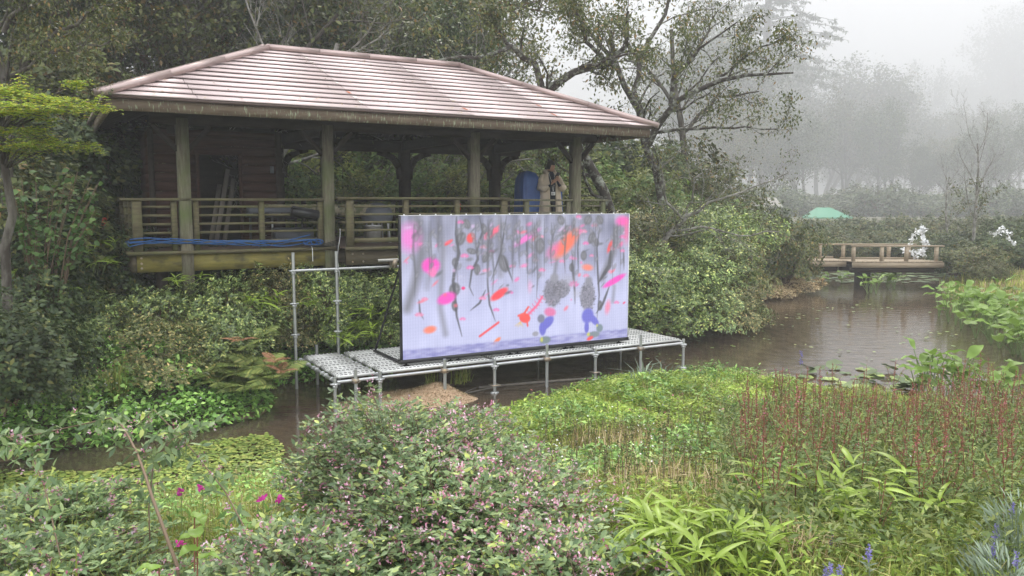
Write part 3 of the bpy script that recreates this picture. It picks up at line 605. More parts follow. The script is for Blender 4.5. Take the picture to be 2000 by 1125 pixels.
def ell(x, y, rx, ry, c, ang=0, blur=.3, al=1.):
    u, v = S_(x, y); dx = (gx - u) * AR * 780; dy = (gy - v) * 900; a = math.radians(ang); X = dx * math.cos(a) + dy * math.sin(a); Y = -dx * math.sin(a) + dy * math.cos(a)
    r = np.hypot(X / rx, Y / ry); blend(al * np.clip((1 - r) / blur, 0, 1), c)
def leafy(x, y, rx, ry, ang=0, c=(112, 112, 120)):
    ell(x, y, rx, ry, c, ang, .25); ell(x, y, rx * .7, ry * .75, (150, 150, 160), ang, .5, .6); a = math.radians(ang)
    stroke([(x + ry * .9 * math.sin(a), y - ry * .9 * math.cos(a)), (x - ry * .9 * math.sin(a), y + ry * .9 * math.cos(a))], 3, (80, 80, 86))
def flower(x, y, r, c=(240, 120, 175)):
    for k in range(5):
        a = -2.6 + k * .52; ell(x + r * .55 * math.cos(a), y + r * .55 * math.sin(a), r * .45, r * .2, c, math.degrees(a), .5, .85)
    ell(x, y - r * .3, r * .5, r * .3, (235, 205, 232), 0, .8, .5)
G1 = (86, 86, 92)
for p, w_, al in (([(170, 80), (200, 330), (150, 560), (110, 700)], 60, .8), ([(300, 80), (330, 300), (310, 700), (340, 880)], 42, .55), ([(690, 80), (690, 330), (700, 480)], 42, .5), ([(965, 100), (960, 300), (980, 480)], 30, .35), ([(1540, 170), (1520, 330), (1430, 500)], 48, .8), ([(1090, 380), (1075, 480), (1050, 560)], 26, .7), ([(1300, 90), (1280, 200)], 50, .4), ([(1100, 90), (1110, 200)], 40, .4), ([(1530, 560), (1520, 660)], 30, .5), ([(240, 200), (250, 420), (230, 560)], 40, .3)): stroke(p, w_, (118, 118, 126), .9, al)
for x, y, rx, ry, a in ((440, 230, 34, 52, 20), (590, 165, 22, 42, -10), (510, 315, 38, 22, 20), (545, 440, 24, 42, 0), (400, 575, 40, 50, 10), (405, 390, 24, 34, 0), (480, 130, 26, 40, -20), (720, 400, 36, 70, -15), (600, 360, 22, 40, 20), (970, 280, 36, 66, 0), (1350, 230, 30, 50, 20), (1410, 110, 30, 40, -30), (1290, 350, 26, 40, 0), (1200, 430, 20, 34, 0), (1320, 110, 34, 40, 30), (1120, 110, 30, 40, -20), (1420, 690, 22, 40, 0), (1150, 180, 28, 40, 30), (400, 690, 22, 40, -10), (1385, 260, 24, 36, -20)): leafy(x, y, rx, ry, a)
for p, w_ in (([(415, 80), (410, 200), (430, 330), (400, 450), (392, 520), (402, 620), (412, 760), (445, 900)], 11), ([(560, 80), (582, 180), (545, 300), (550, 370), (510, 450), (495, 560), (520, 620)], 9), ([(1410, 160), (1390, 300), (1400, 480), (1412, 620), (1397, 780)], 8), ([(1205, 340), (1212, 480), (1225, 590), (1228, 680)], 9), ([(740, 80), (700, 330), (635, 520)], 7), ([(720, 350), (780, 520)], 7), ([(1490, 560), (1440, 680), (1388, 745)], 10), ([(600, 580), (560, 670), (498, 722)], 7), ([(610, 500), (625, 680), (665, 800)], 7), ([(180, 640), (185, 730), (208, 780)], 6), ([(875, 100), (880, 470)], 5), ([(1255, 150), (1245, 300), (1252, 480)], 6), ([(1600, 300), (1605, 450)], 6), ([(1500, 300), (1490, 420), (1400, 540)], 16), ([(1215, 90), (1215, 200)], 7)): stroke(p, w_, (82, 82, 90), .4, .85, True)
for x, y, r in ((440, 130, 30), (465, 360, 36), (600, 460, 30), (580, 650, 34), (670, 730, 30), (780, 430, 28), (985, 460, 34), (1215, 565, 54), (1370, 160, 34), (1305, 280, 32), (1250, 100, 30), (1130, 400, 32), (1220, 380, 26), (1350, 360, 24), (1500, 320, 40), (1500, 470, 30), (1550, 680, 30), (180, 760, 36), (215, 650, 30), (450, 790, 28), (765, 610, 28), (590, 300, 34), (640, 330, 28), (810, 200, 30), (980, 230, 26), (940, 390, 26), (860, 430, 24), (1290, 200, 34), (1590, 240, 36), (1310, 500, 34), (1590, 330, 28), (500, 440, 34)): flower(x, y, r, (238, 110 + int(50 * rr.random()), 180))
for x, y in ((440, 480), (240, 250), (1100, 200), (810, 190), (460, 560)):
    for k in range(7): stroke([(x, y), (x + 55 * math.cos(k * .45 + .2), y + 60 * math.sin(k * .45 + .2))], 3, (226, 220, 240), .6, .6)
P1, P2, RD, OR = (246, 92, 196), (250, 130, 190), (243, 84, 86), (247, 128, 104)
ell(130, 220, 92, 120, (236, 140, 214), 0, .7); ell(255, 410, 66, 60, P1, 0, .35); ell(265, 455, 34, 40, P2, 0, .5); ell(350, 635, 72, 44, P1, -20, .4); ell(455, 567, 14, 12, (235, 60, 130), 0, .3)
ell(505, 225, 32, 40, RD, 20, .4); ell(640, 195, 70, 30, (246, 110, 140), -35, .4); ell(365, 255, 38, 12, (228, 90, 100), -35, .4); ell(690, 610, 78, 32, (244, 84, 96), -32, .35)
ell(880, 225, 130, 26, (240, 132, 208), -32, .5); ell(1160, 270, 155, 62, OR, -48, .5); ell(1070, 310, 90, 50, (246, 120, 170), -45, .7, .7); ell(1320, 430, 56, 30, (246, 146, 130), 10, .6); ell(1530, 520, 115, 26, P1, -26, .35)
ell(1590, 120, 74, 50, (244, 110, 188), 0, .6); ell(1622, 190, 30, 120, (246, 110, 160), 0, .8, .7); ell(245, 850, 50, 30, (248, 140, 120), -8, .5); stroke([(560, 900), (685, 805)], 11, (236, 84, 96), .4); ell(672, 935, 42, 16, (248, 138, 100), -42, .4)
ell(900, 560, 22, 60, (240, 170, 200), 0, .8, .6); ell(1490, 290, 18, 60, (245, 80, 80), 20, .5, .8); ell(1480, 700, 30, 70, (246, 140, 170), 10, .7, .8); ell(1610, 670, 14, 7, (236, 70, 120), -30, .3)
r5 = np.random.default_rng(21)
for k in range(80):
    x, y = 100 + 1500 * r5.random(), 90 + 620 * r5.random() ** 1.4; a = -55 + 50 * r5.random(); ell(x, y, 10 + 34 * r5.random(), 6 + 12 * r5.random(), ((242, 130, 186), (246, 120, 140), (226, 196, 232), (120, 120, 128), (98, 98, 106), (240, 150, 200))[k % 6], a, .7, .75)
for k in range(40):
    x = 100 + 1480 * r5.random(); y0 = 80 + 60 * r5.random(); L_ = 120 + 420 * r5.random(); w0 = 14 * r5.random() - 7; stroke([(x, y0), (x + w0, y0 + L_ * .35), (x - w0, y0 + L_ * .7), (x + w0 * .5, y0 + L_)], 4 + 6 * r5.random(), (96, 96, 104), .7, .7, True)
    for q in range(3): yy = y0 + L_ * (.2 + .25 * q); ell(x + 14 * (-1) ** q, yy, 15, 28, (112, 112, 120), 25 * (-1) ** q, .4, .55); ell(x + 14 * (-1) ** q, yy, 9, 20, (176, 176, 188), 25 * (-1) ** q, .6, .5)
for k in range(14):
    x, y = 120 + 1450 * r5.random(), 100 + 480 * r5.random()
    for j in range(9): a = j * .35; stroke([(x, y), (x + 46 * math.cos(a), y + 46 * math.sin(a))], 1.8, (214, 214, 228), .6, .5)
# the band of dark water along the bottom
u_ = gx; floor_v = (985 - 145 * u_ - 72) / (1058 - 155 * u_ - 72); fm = np.clip((gy - floor_v) * 80, 0, 1)
wv = (nz2(50, 90, 9) - .5) * 70; fl_c = np.stack([158 + wv, 158 + wv, 205 + wv * .7], -1); img = img * (1 - fm[..., None] * .85) + fl_c * fm[..., None] * .85
# two dancing woolly figures
def hairy(x, y, rx, ry, n=90):
    ell(x, y, rx, ry, (128, 126, 138), 0, .25, .85); r = np.random.default_rng(int(x))
    for k in range(n):
        a, q = r.random() * 6.28, math.sqrt(r.random()); cx, cy = x + rx * q * math.cos(a), y + ry * q * math.sin(a); ell(cx, cy, 9, 4, (88, 88, 98) if k % 2 else (176, 176, 190), r.random() * 180, .5, .8)
hairy(1065, 600, 74, 108, 150); hairy(1130, 575, 66, 66, 80); ell(1075, 500, 40, 40, (150, 150, 162), 0, .5); ell(1180, 520, 90, 60, (170, 170, 182), 20, .9, .6); hairy(1322, 625, 62, 112, 140); ell(1330, 520, 36, 38, (146, 146, 158), 0, .5); ell(1240, 610, 60, 50, (190, 190, 204), 0, .9, .6)
ell(1045, 735, 52, 38, (226, 120, 168), 15, .4, .9); ell(1020, 812, 70, 38, (116, 116, 204), -40, .25); ell(992, 850, 28, 54, (116, 116, 204), 0, .25); ell(980, 780, 30, 34, (128, 130, 150), 0, .3)
ell(940, 885, 26, 20, (160, 160, 172), 0, .3); ell(1010, 928, 46, 30, (124, 138, 142), 0, .3); ell(985, 925, 13, 22, (214, 214, 96), 0, .5, .8)
ell(1325, 760, 52, 62, (118, 118, 206), 10, .3); ell(1318, 840, 20, 46, (116, 116, 204), 0, .25); ell(1375, 790, 26, 56, (118, 118, 206), -40, .25); ell(1418, 845, 30, 34, (126, 142, 150), 0, .3); ell(1398, 825, 10, 14, (214, 214, 96), 0, .5, .8)
ell(1375, 888, 50, 26, (132, 142, 150), 0, .3); ell(1332, 888, 16, 16, (214, 214, 96), 0, .5, .8); ell(1345, 915, 32, 16, (238, 92, 96), -20, .4)
stroke([(988, 630), (950, 690), (890, 750)], 12, (238, 110, 150), .3)
for k in range(6): x = 985 - k * 18; y = 640 + k * 20; stroke([(x, y), (x - 14, y - 22)], 4, (238, 110, 150)); stroke([(x, y), (x + 22, y + 10)], 4, (238, 110, 150))
ell(865, 775, 44, 36, (238, 92, 90), 30, .2); stroke([(820, 760), (860, 745), (890, 700)], 10, (238, 92, 90)); stroke([(885, 830), (880, 790)], 9, (238, 92, 90))
for k in range(6): stroke([(835, 800), (795 + 12 * k, 830 + 4 * (k % 3))], 3, (230, 190, 110), .4)
# dots of the LED matrix
g_ = img.copy(); g_[1:-1, 1:-1] = (img[1:-1, 1:-1] * 2 + img[:-2, 1:-1] + img[2:, 1:-1] + img[1:-1, :-2] + img[1:-1, 2:]) / 6; img = g_ * .97 + 5; img = img.mean(-1, keepdims=True) + (img - img.mean(-1, keepdims=True)) * 1.12
img *= (1 + .022 * np.sin(gx * GW * 1.35) + .01 * np.sin(gy * GH * 1.2))[..., None]; img = np.clip(img, 0, 250)
SCRW, SCRB, SCRT = 3.945, .605, 2.617
ZS = .515
scr = thing('led_screen', 'large wide LED screen with pink petals and grey vines standing on the scaffold stage', 'screen', (S0[0], S0[1], ZS), ROT)
mb = MB(); vx = np.column_stack([(gx * SCRW).ravel(), np.full(gx.size, -.003), (SCRT - gy * (SCRT - SCRB)).ravel()])
i = np.arange(GW - 1)[None, :] + np.arange(GH - 1)[:, None] * GW; mb.add(vx, np.stack([i + GW, i + GW + 1, i + 1, i], -1).reshape(-1, 4))
me = mb.mesh('display', off=(0, 0, ZS)); ca = me.color_attributes.new('picture', 'FLOAT_COLOR', 'POINT')
ca.data.foreach_set('color', np.column_stack([lin(img.reshape(-1, 3)), np.ones(gx.size)]).astype(np.float32).ravel())
dm = bpy.data.materials.new('led_picture'); dm.use_nodes = True; n = dm.node_tree; b = n.nodes['Principled BSDF']; an = n.nodes.new('ShaderNodeVertexColor'); an.layer_name = 'picture'
b.inputs['Base Color'].default_value = (.02, .02, .02, 1); b.inputs['Roughness'].default_value = .6; n.links.new(an.outputs[0], b.inputs['Emission Color']); b.inputs['Emission Strength'].default_value = .36
link('display', me, dm, scr)
def sp(name, mb, m, parent=None, smooth=False): return part(name, mb, m, parent or scr, smooth, ZS)
for k in range(8):
    for j in range(2):
        x0 = k * SCRW / 8; z0 = SCRB + j * (SCRT - SCRB) / 2
        sp('cabinet', MB().box((x0 + .001, 0, z0 + .001), (x0 + SCRW / 8 - .001, .075, z0 + (SCRT - SCRB) / 2 - .001)), M['black'])
sp('edge_strip', MB().box((-.012, -.006, SCRB), (-.001, .08, SCRT)), M['black']); sp('edge_strip', MB().box((SCRW + .001, -.006, SCRB), (SCRW + .01, .08, SCRT + .004)), M['white_paint'])
sp('top_strip', MB().box((0, -.006, SCRT + .001), (SCRW, .08, SCRT + .007)), M['white_paint'])
for k in range(17): sp('top_pin', MB().box((.05 + k * .24, .02, SCRT + .008), (.065 + k * .24, .035, SCRT + .022)), M['white_paint'])
sp('base_bar', MB().box((-.04, -.02, .55), (SCRW + .02, .09, .603)), M['black'])
for x in (.06, .75, .88, 1.75, 1.88, 2.75, 2.88, 3.8):
    sp('levelling_foot', MB().lathe([(0, .515), (.045, .515), (.04, .525), (.012, .532), (.012, .55)], (x, .03, 0), 10), M['black'])
for x in (.02, 1.0, 2.0, 3.0, 3.9):
    sp('floor_bar', MB().box((x - .02, .095, .53), (x + .02, 1.2, .56)), M['black']); sp('stay', MB().tube([(x, .1, 1.9), (x, 1.15, .56)], .018, 6), M['black'])

# ============================================================ SCAFFOLD STAGE
stg = thing('scaffold_stage', 'galvanised steel scaffold stage with plank floor standing in the shallow pond', 'scaffold', (S0[0], S0[1], -.3), ROT)
def gp_(name, mb, m, parent=None, smooth=False): return part(name, mb, M[m] if isinstance(m, str) else m, parent or stg, smooth, -.3)
TR = .0243
def flange(t, s, z, par):
    b = MB().lathe([(TR, z - .045), (.036, z - .045), (.036, z - .01), (TR, z - .01)], (t, s, 0), 10)
    b.box((t - .062, s - .02, z - .005), (t + .062, s + .02, z + .018)).box((t - .02, s - .062, z - .0045), (t + .02, s + .062, z + .0175)); gp_('wedge_pocket', b, 'steel', par)
def upright(t, s, zt, zb=-.3, zs=(.35,), r=TR): 
    p = gp_('upright', MB().tube([(t, s, zb), (t, s, zt)], r, 12), 'steel', None, False)
    for z in zs: flange(t, s, z, p)
    return p
FU = (-1.03, -.40, 1.38, 3.2, 5.03)
for t in FU: upright(t, -.15, .5, zs=(.40, .0) if t > 1 else (.40,))
for t in (1.38, 3.2): gp_('base_plate', MB().box((t - .07, -.22, .12), (t + .07, -.08, .128)), 'clamp')
for t, zt in ((-.76, .58), (.55, .6), (2.26, .66), (4.07, .66)):
    p = upright(t, -.2, zt, zs=())
    gp_('swivel_clamp', MB().box((t - .04, -.2 - .035, .40), (t + .04, -.2 + .06, .46)).tube([(t + .035, -.26, .43), (t + .035, -.2, .43)], .012, 6), 'clamp', p)
BKU = (-1.08, -.42, 1.38, 3.2, 5.03)
for k, t in enumerate(BKU): upright(t, 1.58, 2.06 if k < 2 else .5, zs=(1.78, 1.29, .82, .35) if k < 2 else (.40,))
upright(-.72, 1.72, .62, zs=())
for s in (-.15, 1.58):
    for a, b in zip(FU[:-1], FU[1:]): gp_('ledger', MB().tube([(a + .03, s, .43), (b - .03, s, .43)], .0215, 10), 'steel')
gp_('ledger', MB().tube([(-1.05, 1.58, 1.79), (-.45, 1.58, 1.79)], .0215, 10), 'steel')
gp_('ledger', MB().tube([(-.39, 1.58, 1.79), (1.35, 1.58, 1.79)], .0215, 10), 'steel')
upright(1.4, 1.78, 2.06, zs=(1.78,), zb=-.3)
lp = gp_('loose_pipe', MB().tube([(.22, 1.5, 1.9), (1.5, 1.2, 1.93)], .0243, 10), 'steel_dull'); gp_('swivel_clamp', MB().box((.44, 1.4, 1.78), (.5, 1.58, 1.92)), 'clamp', lp)
gp_('upright', MB().tube([(1.3, 1.25, .5), (1.3, 1.25, 2.0)], .0243, 10), 'steel_dull')
for t in FU:
    tr = gp_('transom', MB().tube([(t, -.12, .445), (t, 1.55, .445)], .0243, 12), 'steel')
# planks with ribs, hooked over the transoms
psteel = mat('plank_steel', (.62, .63, .61), .5, .35, noise=(5, (.8, .8, .78), .3, .65, (.6, 6, 1)), bump=.05)
nn = psteel.node_tree; bb_ = nn.nodes['Principled BSDF']; tc = nn.nodes.new('ShaderNodeTexCoord'); bk = nn.nodes.new('ShaderNodeTexBrick')
bk.offset = .5; bk.inputs['Scale'].default_value = 1; bk.inputs['Brick Width'].default_value = .03; bk.inputs['Row Height'].default_value = .024; bk.inputs['Mortar Size'].default_value = .006
bk.inputs['Color1'].default_value = (0, 0, 0, 1); bk.inputs['Color2'].default_value = (0, 0, 0, 1); bk.inputs['Mortar'].default_value = (1, 1, 1, 1)
bk.inputs['Brick Width'].default_value = .06; bk.inputs['Row Height'].default_value = .036; bk.inputs['Mortar Size'].default_value = .011
hm_ = nn.nodes.new('ShaderNodeMix'); hm_.data_type = 'RGBA'; hm_.inputs[6].default_value = (.1, .1, .095, 1); nn.links.new(bb_.inputs['Base Color'].links[0].from_socket, hm_.inputs[7]); nn.links.new(bk.outputs[0], hm_.inputs[0]); nn.links.new(hm_.outputs[2], bb_.inputs['Base Color'])
nn.links.new(tc.outputs['Object'], bk.inputs[0]); bp2 = nn.nodes.new('ShaderNodeBump'); bp2.inputs['Strength'].default_value = .5; bp2.inputs['Distance'].default_value = .006
nn.links.new(bk.outputs[0], bp2.inputs['Height']); nn.links.new(bp2.outputs[0], bb_.inputs['Normal'])
plank_mesh = {}
def plank(t0, t1, s, wd):
    k = (round(t1 - t0, 2), wd)
    if k not in plank_mesh:
        L = t1 - t0; b = MB().box((0, 0, 0), (L, wd, .004)).box((0, 0, -.035), (L, .012, .003)).box((0, wd - .012, -.035), (L, wd, .003)).box((0, .013, -.034), (.012, wd - .013, .002)).box((L - .012, .013, -.034), (L, wd - .013, .002))
        nr = max(2, int(wd / .055))
        for i in range(nr): y = .02 + (wd - .04) * i / (nr - 1); b.box((.03, y - .006, .0042), (L - .03, y + .006, .011))
        plank_mesh[k] = b.mesh('deck_plank')
    o = link('deck_plank', plank_mesh[k], psteel, stg); o.location = (t0, s, .5 + .3 + U_(-.002, .002)); return o
rows = ((-.1, .39), (.325, .39), (.75, .39), (1.175, .37))
for a, b in zip(FU[:-1], FU[1:]):
    for s, wd in rows:
        plank(a + .055, b - .055, s, wd)
        for t in (a, b):
            for y in (s + .06, s + wd - .06):
                gp_('hook', MB().tubes(np.array([[(t + (.032 if t == a else -.032) * 1.0 * math.cos(q) * (1 if t == a else 1), y, .445 + .034 * math.sin(q)) for q in np.linspace(0, math.pi, 5)]]), np.full((1, 5), .009), 5), 'steel')

# ============================================================ FOOTBRIDGE
by = 26.0
def bx(px, Y): return at(px, 500, Y)[0]
b0 = bx(1666, by); bL = bx(1560, by + .4)
br = thing('footbridge', 'low footbridge of new brown timber with posts and handrails across the pond', 'footbridge', (b0, by, 0), 0)
def bp_(name, mb, m='bridge_wood', par=None): return part(name, mb, M[m], par or br)
W1 = 2.95; DZ = .88; RZ_ = 1.38
for nm, x0, x1, y0, y1 in (('deck', 0, W1, 0, 1.25), ('deck', -2.05, -.02, .43, 1.7)):
    d = bp_(nm, MB().box((x0 + .05, y0 + .06, DZ - .12), (x1 - .05, y1 - .06, DZ - .04)), 'wood_dark')
    bp_('side_board', MB().box((x0, y0, DZ - .17), (x1, y0 + .05, DZ - .005)), 'bridge_wood', d); bp_('side_board', MB().box((x0, y1 - .05, DZ - .17), (x1, y1, DZ - .005)), 'bridge_wood', d)
    k = x0 + .01
    while k < x1 - .1: bp_('deck_board', MB().box((k, y0 - .01, DZ), (k + .135, y1 + .01, DZ + .03)), 'bridge_wood', d); k += .145
    bp_('under_beam', MB().box((x0 + .03, y0 + .1, DZ - .34), (x1 - .25, y0 + .3, DZ - .175)), 'wood_dark', d); bp_('under_beam', MB().box((x0 + .03, y1 - .3, DZ - .34), (x1 - .2, y1 - .1, DZ - .175)), 'wood_dark', d)
def brail(x0, x1, y, posts, kerb=True):
    r_ = bp_('handrail', MB().box((x0, y - .05, RZ_), (x1, y + .05, RZ_ + .045)))
    for p in posts: bp_('rail_post', MB().box((p - .05, y - .045, DZ + .031), (p + .05, y + .045, RZ_ - .001)), 'bridge_wood', r_)
brail(-.02, W1, .08, (.05, .96, 1.76, 2.72)); brail(-1.95, W1 - .34, 1.2, (-1.3, -.62, .17, 1.7, 2.38)); 
bp_('kerb_rail', MB().box((-1.5, 1.45, DZ + .032), (-.05, 1.52, DZ + .1))); bp_('kerb_rail', MB().box((.05, 1.1, DZ + .032), (W1, 1.15, DZ + .09)))
for x in (.62,): bp_('pier', MB().box((x - .17, .45, -.5), (x + .17, .9, DZ - .345)), 'concrete' if 0 else 'wood_dark')

# ============================================================ far things
tent = thing('canopy_tent', 'green canopy tent beyond the trees across the pond', 'tent', tuple(at(1615, 432, 105) * [1, 1, 0] + [0, 0, -1.35]), 0); tent.scale = (1.75, 1.75, 1.75)
def gtent(x, w_, top, eave):
    r = MB(); h = w_ / 2; r.add([(x - h, -h, eave), (x + h, -h, eave), (x + h, h, eave), (x - h, h, eave), (x - .8, 0, top), (x + .2, 0, top)], [(0, 1, 5, 4), (2, 3, 4, 5)], [(1, 2, 5), (3, 0, 4)])
    part('roof', r, M['green_canvas'], tent); part('valance', MB().box((x - h, -h - .01, eave - .2), (x + h, -h, eave)).box((x + h, -h, eave - .2), (x + h + .01, h, eave)).box((x - h - .01, -h, eave - .2), (x - h, h, eave)), M['green_canvas'], tent)
    for a in (-1, 1):
        for b in (-1, 1): part('leg', MB().box((x + a * h * .97 - .03, b * h * .97 - .03, 0), (x + a * h * .97 + .03, b * h * .97 + .03, eave - .01)), M['white_paint'], tent)
gtent(0, 2.7, 2.0, 1.3)
part('side_wall', MB().box((-.9, -1.3, .3), (.1, -1.27, 1.28)), M['white_paint'], tent); part('banner', MB().box((-.5, -1.33, .5), (-.35, -1.31, 1.2)), M['black'], tent); part('banner', MB().box((-.2, -1.33, .5), (-.1, -1.31, 1.2)), M['black'], tent)
bd_ = thing('white_building', 'low white building half hidden behind the misty trees beyond the pond', 'building', tuple(at(1470, 430, 66) * [1, 1, 0] + [0, 0, .5]), 0)
part('wall', MB().box((-2.6, 0, 0), (2.0, 3, 2.0)), M['white_paint'], bd_); part('roof', MB().add([(-2.9, -.4, 1.95), (2.3, -.4, 1.95), (2.3, 3.4, 1.95), (-2.9, 3.4, 1.95), (-2.9, 1.5, 2.7), (2.3, 1.5, 2.7)], [(0, 1, 5, 4), (2, 3, 4, 5)], [(0, 4, 3), (1, 2, 5)]), M['concrete'], bd_)
for x in (-2.0, -.9, .2, 1.2):
    wn = part('window', MB().box((x, -.03, .9), (x + .6, -.001, 1.6)), M['black'], bd_); part('sill', MB().box((x - .05, -.07, .84), (x + .65, -.001, .895)), M['white_paint'], bd_)
# ============================================================ VEGETATION
def rdir(n, up=0.): 
    d = rng.normal(size=(n, 3)); d[:, 2] += up; return unit(d)
class Tree:
    def __init__(s): s.P = {}; s.tw = []
    def path(s, pts, rad, sides): s.P.setdefault((len(pts), sides), []).append((pts, rad))
    def grow(s, p, d, L, r, lvl, mx, wander=.25, trop=.05, n=(5, 5, 5), ang=(.6, 1.1), ratio=.6, K=5, t0=.3, rr=.55):
        p = np.array(p, float); d = unit(np.array(d, float)); pts = [p]; ds = [d]
        for k in range(K - 1):
            d = unit(d + rng.normal(size=3) * wander + np.array([0, 0, trop])); p = p + d * L / (K - 1); pts.append(p); ds.append(d)
        pts = np.array(pts); rad = r * np.linspace(1, .35 if lvl < mx else .3, K); s.path(pts, rad, (8, 6, 4, 3, 3, 3)[min(lvl, 5)])
        if lvl >= mx - 1: s.tw.append(pts)
        if lvl < mx: s.kids(pts, rad, L, lvl, mx, wander, trop, n, ang, ratio, K, t0, rr)
    def kids(s, pts, rad, L, lvl, mx, wander=.25, trop=.05, n=(5, 5, 5), ang=(.6, 1.1), ratio=.6, K=5, t0=.3, rr=.55):
        nn_ = n[min(lvl, len(n) - 1)]; KK = len(pts)
        for i in range(nn_):
            t = (t0 + (1 - t0) * (i + _r()) / nn_) * (KK - 1); t = min(t, KK - 1.01); k = int(t); q = pts[k] + (pts[k + 1] - pts[k]) * (t - k); dd = unit(pts[k + 1] - pts[k])
            a = U_(*ang); o = unit(np.cross(dd, rng.normal(size=3))); nd = dd * math.cos(a) + o * math.sin(a)
            rl = rad[k] + (rad[k + 1] - rad[k]) * (t - k)
            s.grow(q, nd, L * ratio * U_(.7, 1.2) * (1.15 - .4 * t / KK), max(rl * rr, .003), lvl + 1, mx, wander, trop, n, ang, ratio, K, .15, rr)
    def wood(s):
        mb = MB()
        for (K, sd), lst in s.P.items(): mb.tubes(np.array([a for a, _ in lst]), np.array([b for _, b in lst]), sd)
        return mb
    def crown(s, n, L, W, spread=.25, up=.6, down=.3, keep=None, fine=False, droop=0.):
        tw = s.tw; idx = rng.integers(0, len(tw), n); K = np.array([len(t) for t in tw]); mxk = K.min()
        arr = np.array([t[-mxk:] for t in tw]); t = rng.random(n) * (mxk - 1.001); k = t.astype(int)
        p = arr[idx, k] + (arr[idx, k + 1] - arr[idx, k]) * (t - k)[:, None] + rng.normal(size=(n, 3)) * spread * np.array([1, 1, .6])
        D = rdir(n, -down); N = rdir(n, up * 3)
        if keep is not None: m = keep(p); p, D, N = p[m], D[m], N[m]
        l = L * (.6 + .7 * rng.random(len(p))); return MB().leaves(p, D, N, l, l * W, .2, fine, droop)
def make_tree(name, tr, crown, mw, ml, label, cat='tree', loc=(0, 0, 0), rz=0, group=None, sc_=1):
    root = thing(name, label, cat, loc, rz, group); root.scale = (sc_,) * 3
    part('trunk', tr.wood(), mw, root, True); part('crown', crown, ml, root); return root
def place(proto, loc, rz, sc_, label, group=None, first=[]):
    if proto not in first: first.append(proto); o = proto
    else: o = copy_tree(proto)
    o.location = loc; o.rotation_euler.z = rz; o.scale = sc_ if isinstance(sc_, tuple) else (sc_,) * 3; o['label'] = label
    if group: o['group'] = group
    return o

def px_of(P, z=0.):
    P = np.asarray(P); d0 = P[:, 1]; dz = (z if np.ndim(z) else np.full(len(P), z)) - EYE; c, s = math.cos(PITCH), math.sin(PITCH); zz = d0 * c - dz * s; uu = d0 * s + dz * c; return 1000 + F * P[:, 0] / zz, 562.5 - F * uu / zz
# ---- forest trees
FT = []
for k in range(5):
    t = Tree(); H_ = (6.5, 7.5, 5.5, 8, 6)[k]
    t.grow((0, 0, -.3), (U_(-.1, .1), U_(-.1, .1), 1), H_, (.16, .2, .13, .2, .15)[k], 0, 3, .12, .04, (12, 7, 5), (.6, 1.15), .46, 7, .22)
    FT.append(make_tree('forest_tree', t, t.crown(17000, .13, .5, .34), M['red_bark'] if k == 1 else M['bark'], M['leaf_forest'] if k % 2 == 0 else M['leaf_olive'], 'x', group='trees of the dark wood behind the pavilion'))
# bare twiggy tree for the wood's front
tb_t = Tree(); tb_t.grow((0, 0, -.3), (.1, 0, 1), 5.2, .12, 0, 4, .2, .03, (9, 7, 6, 5), (.5, 1.0), .5, 6, .25, .5)
TWG = make_tree('twiggy_tree', tb_t, tb_t.crown(2600, .08, .5, .12), M['pale_twig'], M['leaf_olive'], 'x')

forest_label = 'tall leafy tree standing among others in the dark wood behind the pavilion'
cnt = 0
for row, s in enumerate((6.6, 8.8, 11.3, 14.2, 17.5, 21.5)):
    t = -9 + row * -2.5
    while t < 9.5 + row * 1.1:
        p = PL(t + U_(-.6, .6), s + U_(-.8, .8)); g = gz(p[0], p[1])
        ppx = px_of(np.array([[p[0], p[1]]]), 4.)[0][0]
        if g > .05 and ppx < 1240 and not (ppx < 330 and row < 2) and not (row == 0 and 1. < t < 10):
            o = place(FT[random.choice((0, 1, 2, 3, 4))], (p[0], p[1], g - .1), U_(0, 6.28), U_(.85, 1.15) * (1 + .05 * row), forest_label, 'trees of the dark wood behind the pavilion'); cnt += 1
        t += U_(2.3, 3.3)
for px, py, Y in ((0, 420, 17), (150, 400, 20), (640, 1, 4.6), (840, 1, 6.8), (380, 1, 1.9)):
    p = at(px, py, Y) if py > 1 else PL(Y, 6.6); place(TWG, (p[0], p[1], gz(p[0], p[1])), U_(0, 6), U_(1.0, 1.25), {0: 'bare twiggy tree with pale branches at the far left of the pavilion', 150: 'bare twiggy tree just left of the pavilion roof corner', 640: 'thin pale branched tree behind the left half of the roof ridge', 840: 'thin pale branched tree rising behind the right half of the roof ridge', 380: 'grey twiggy tree rising behind the left slope of the roof'}[px])

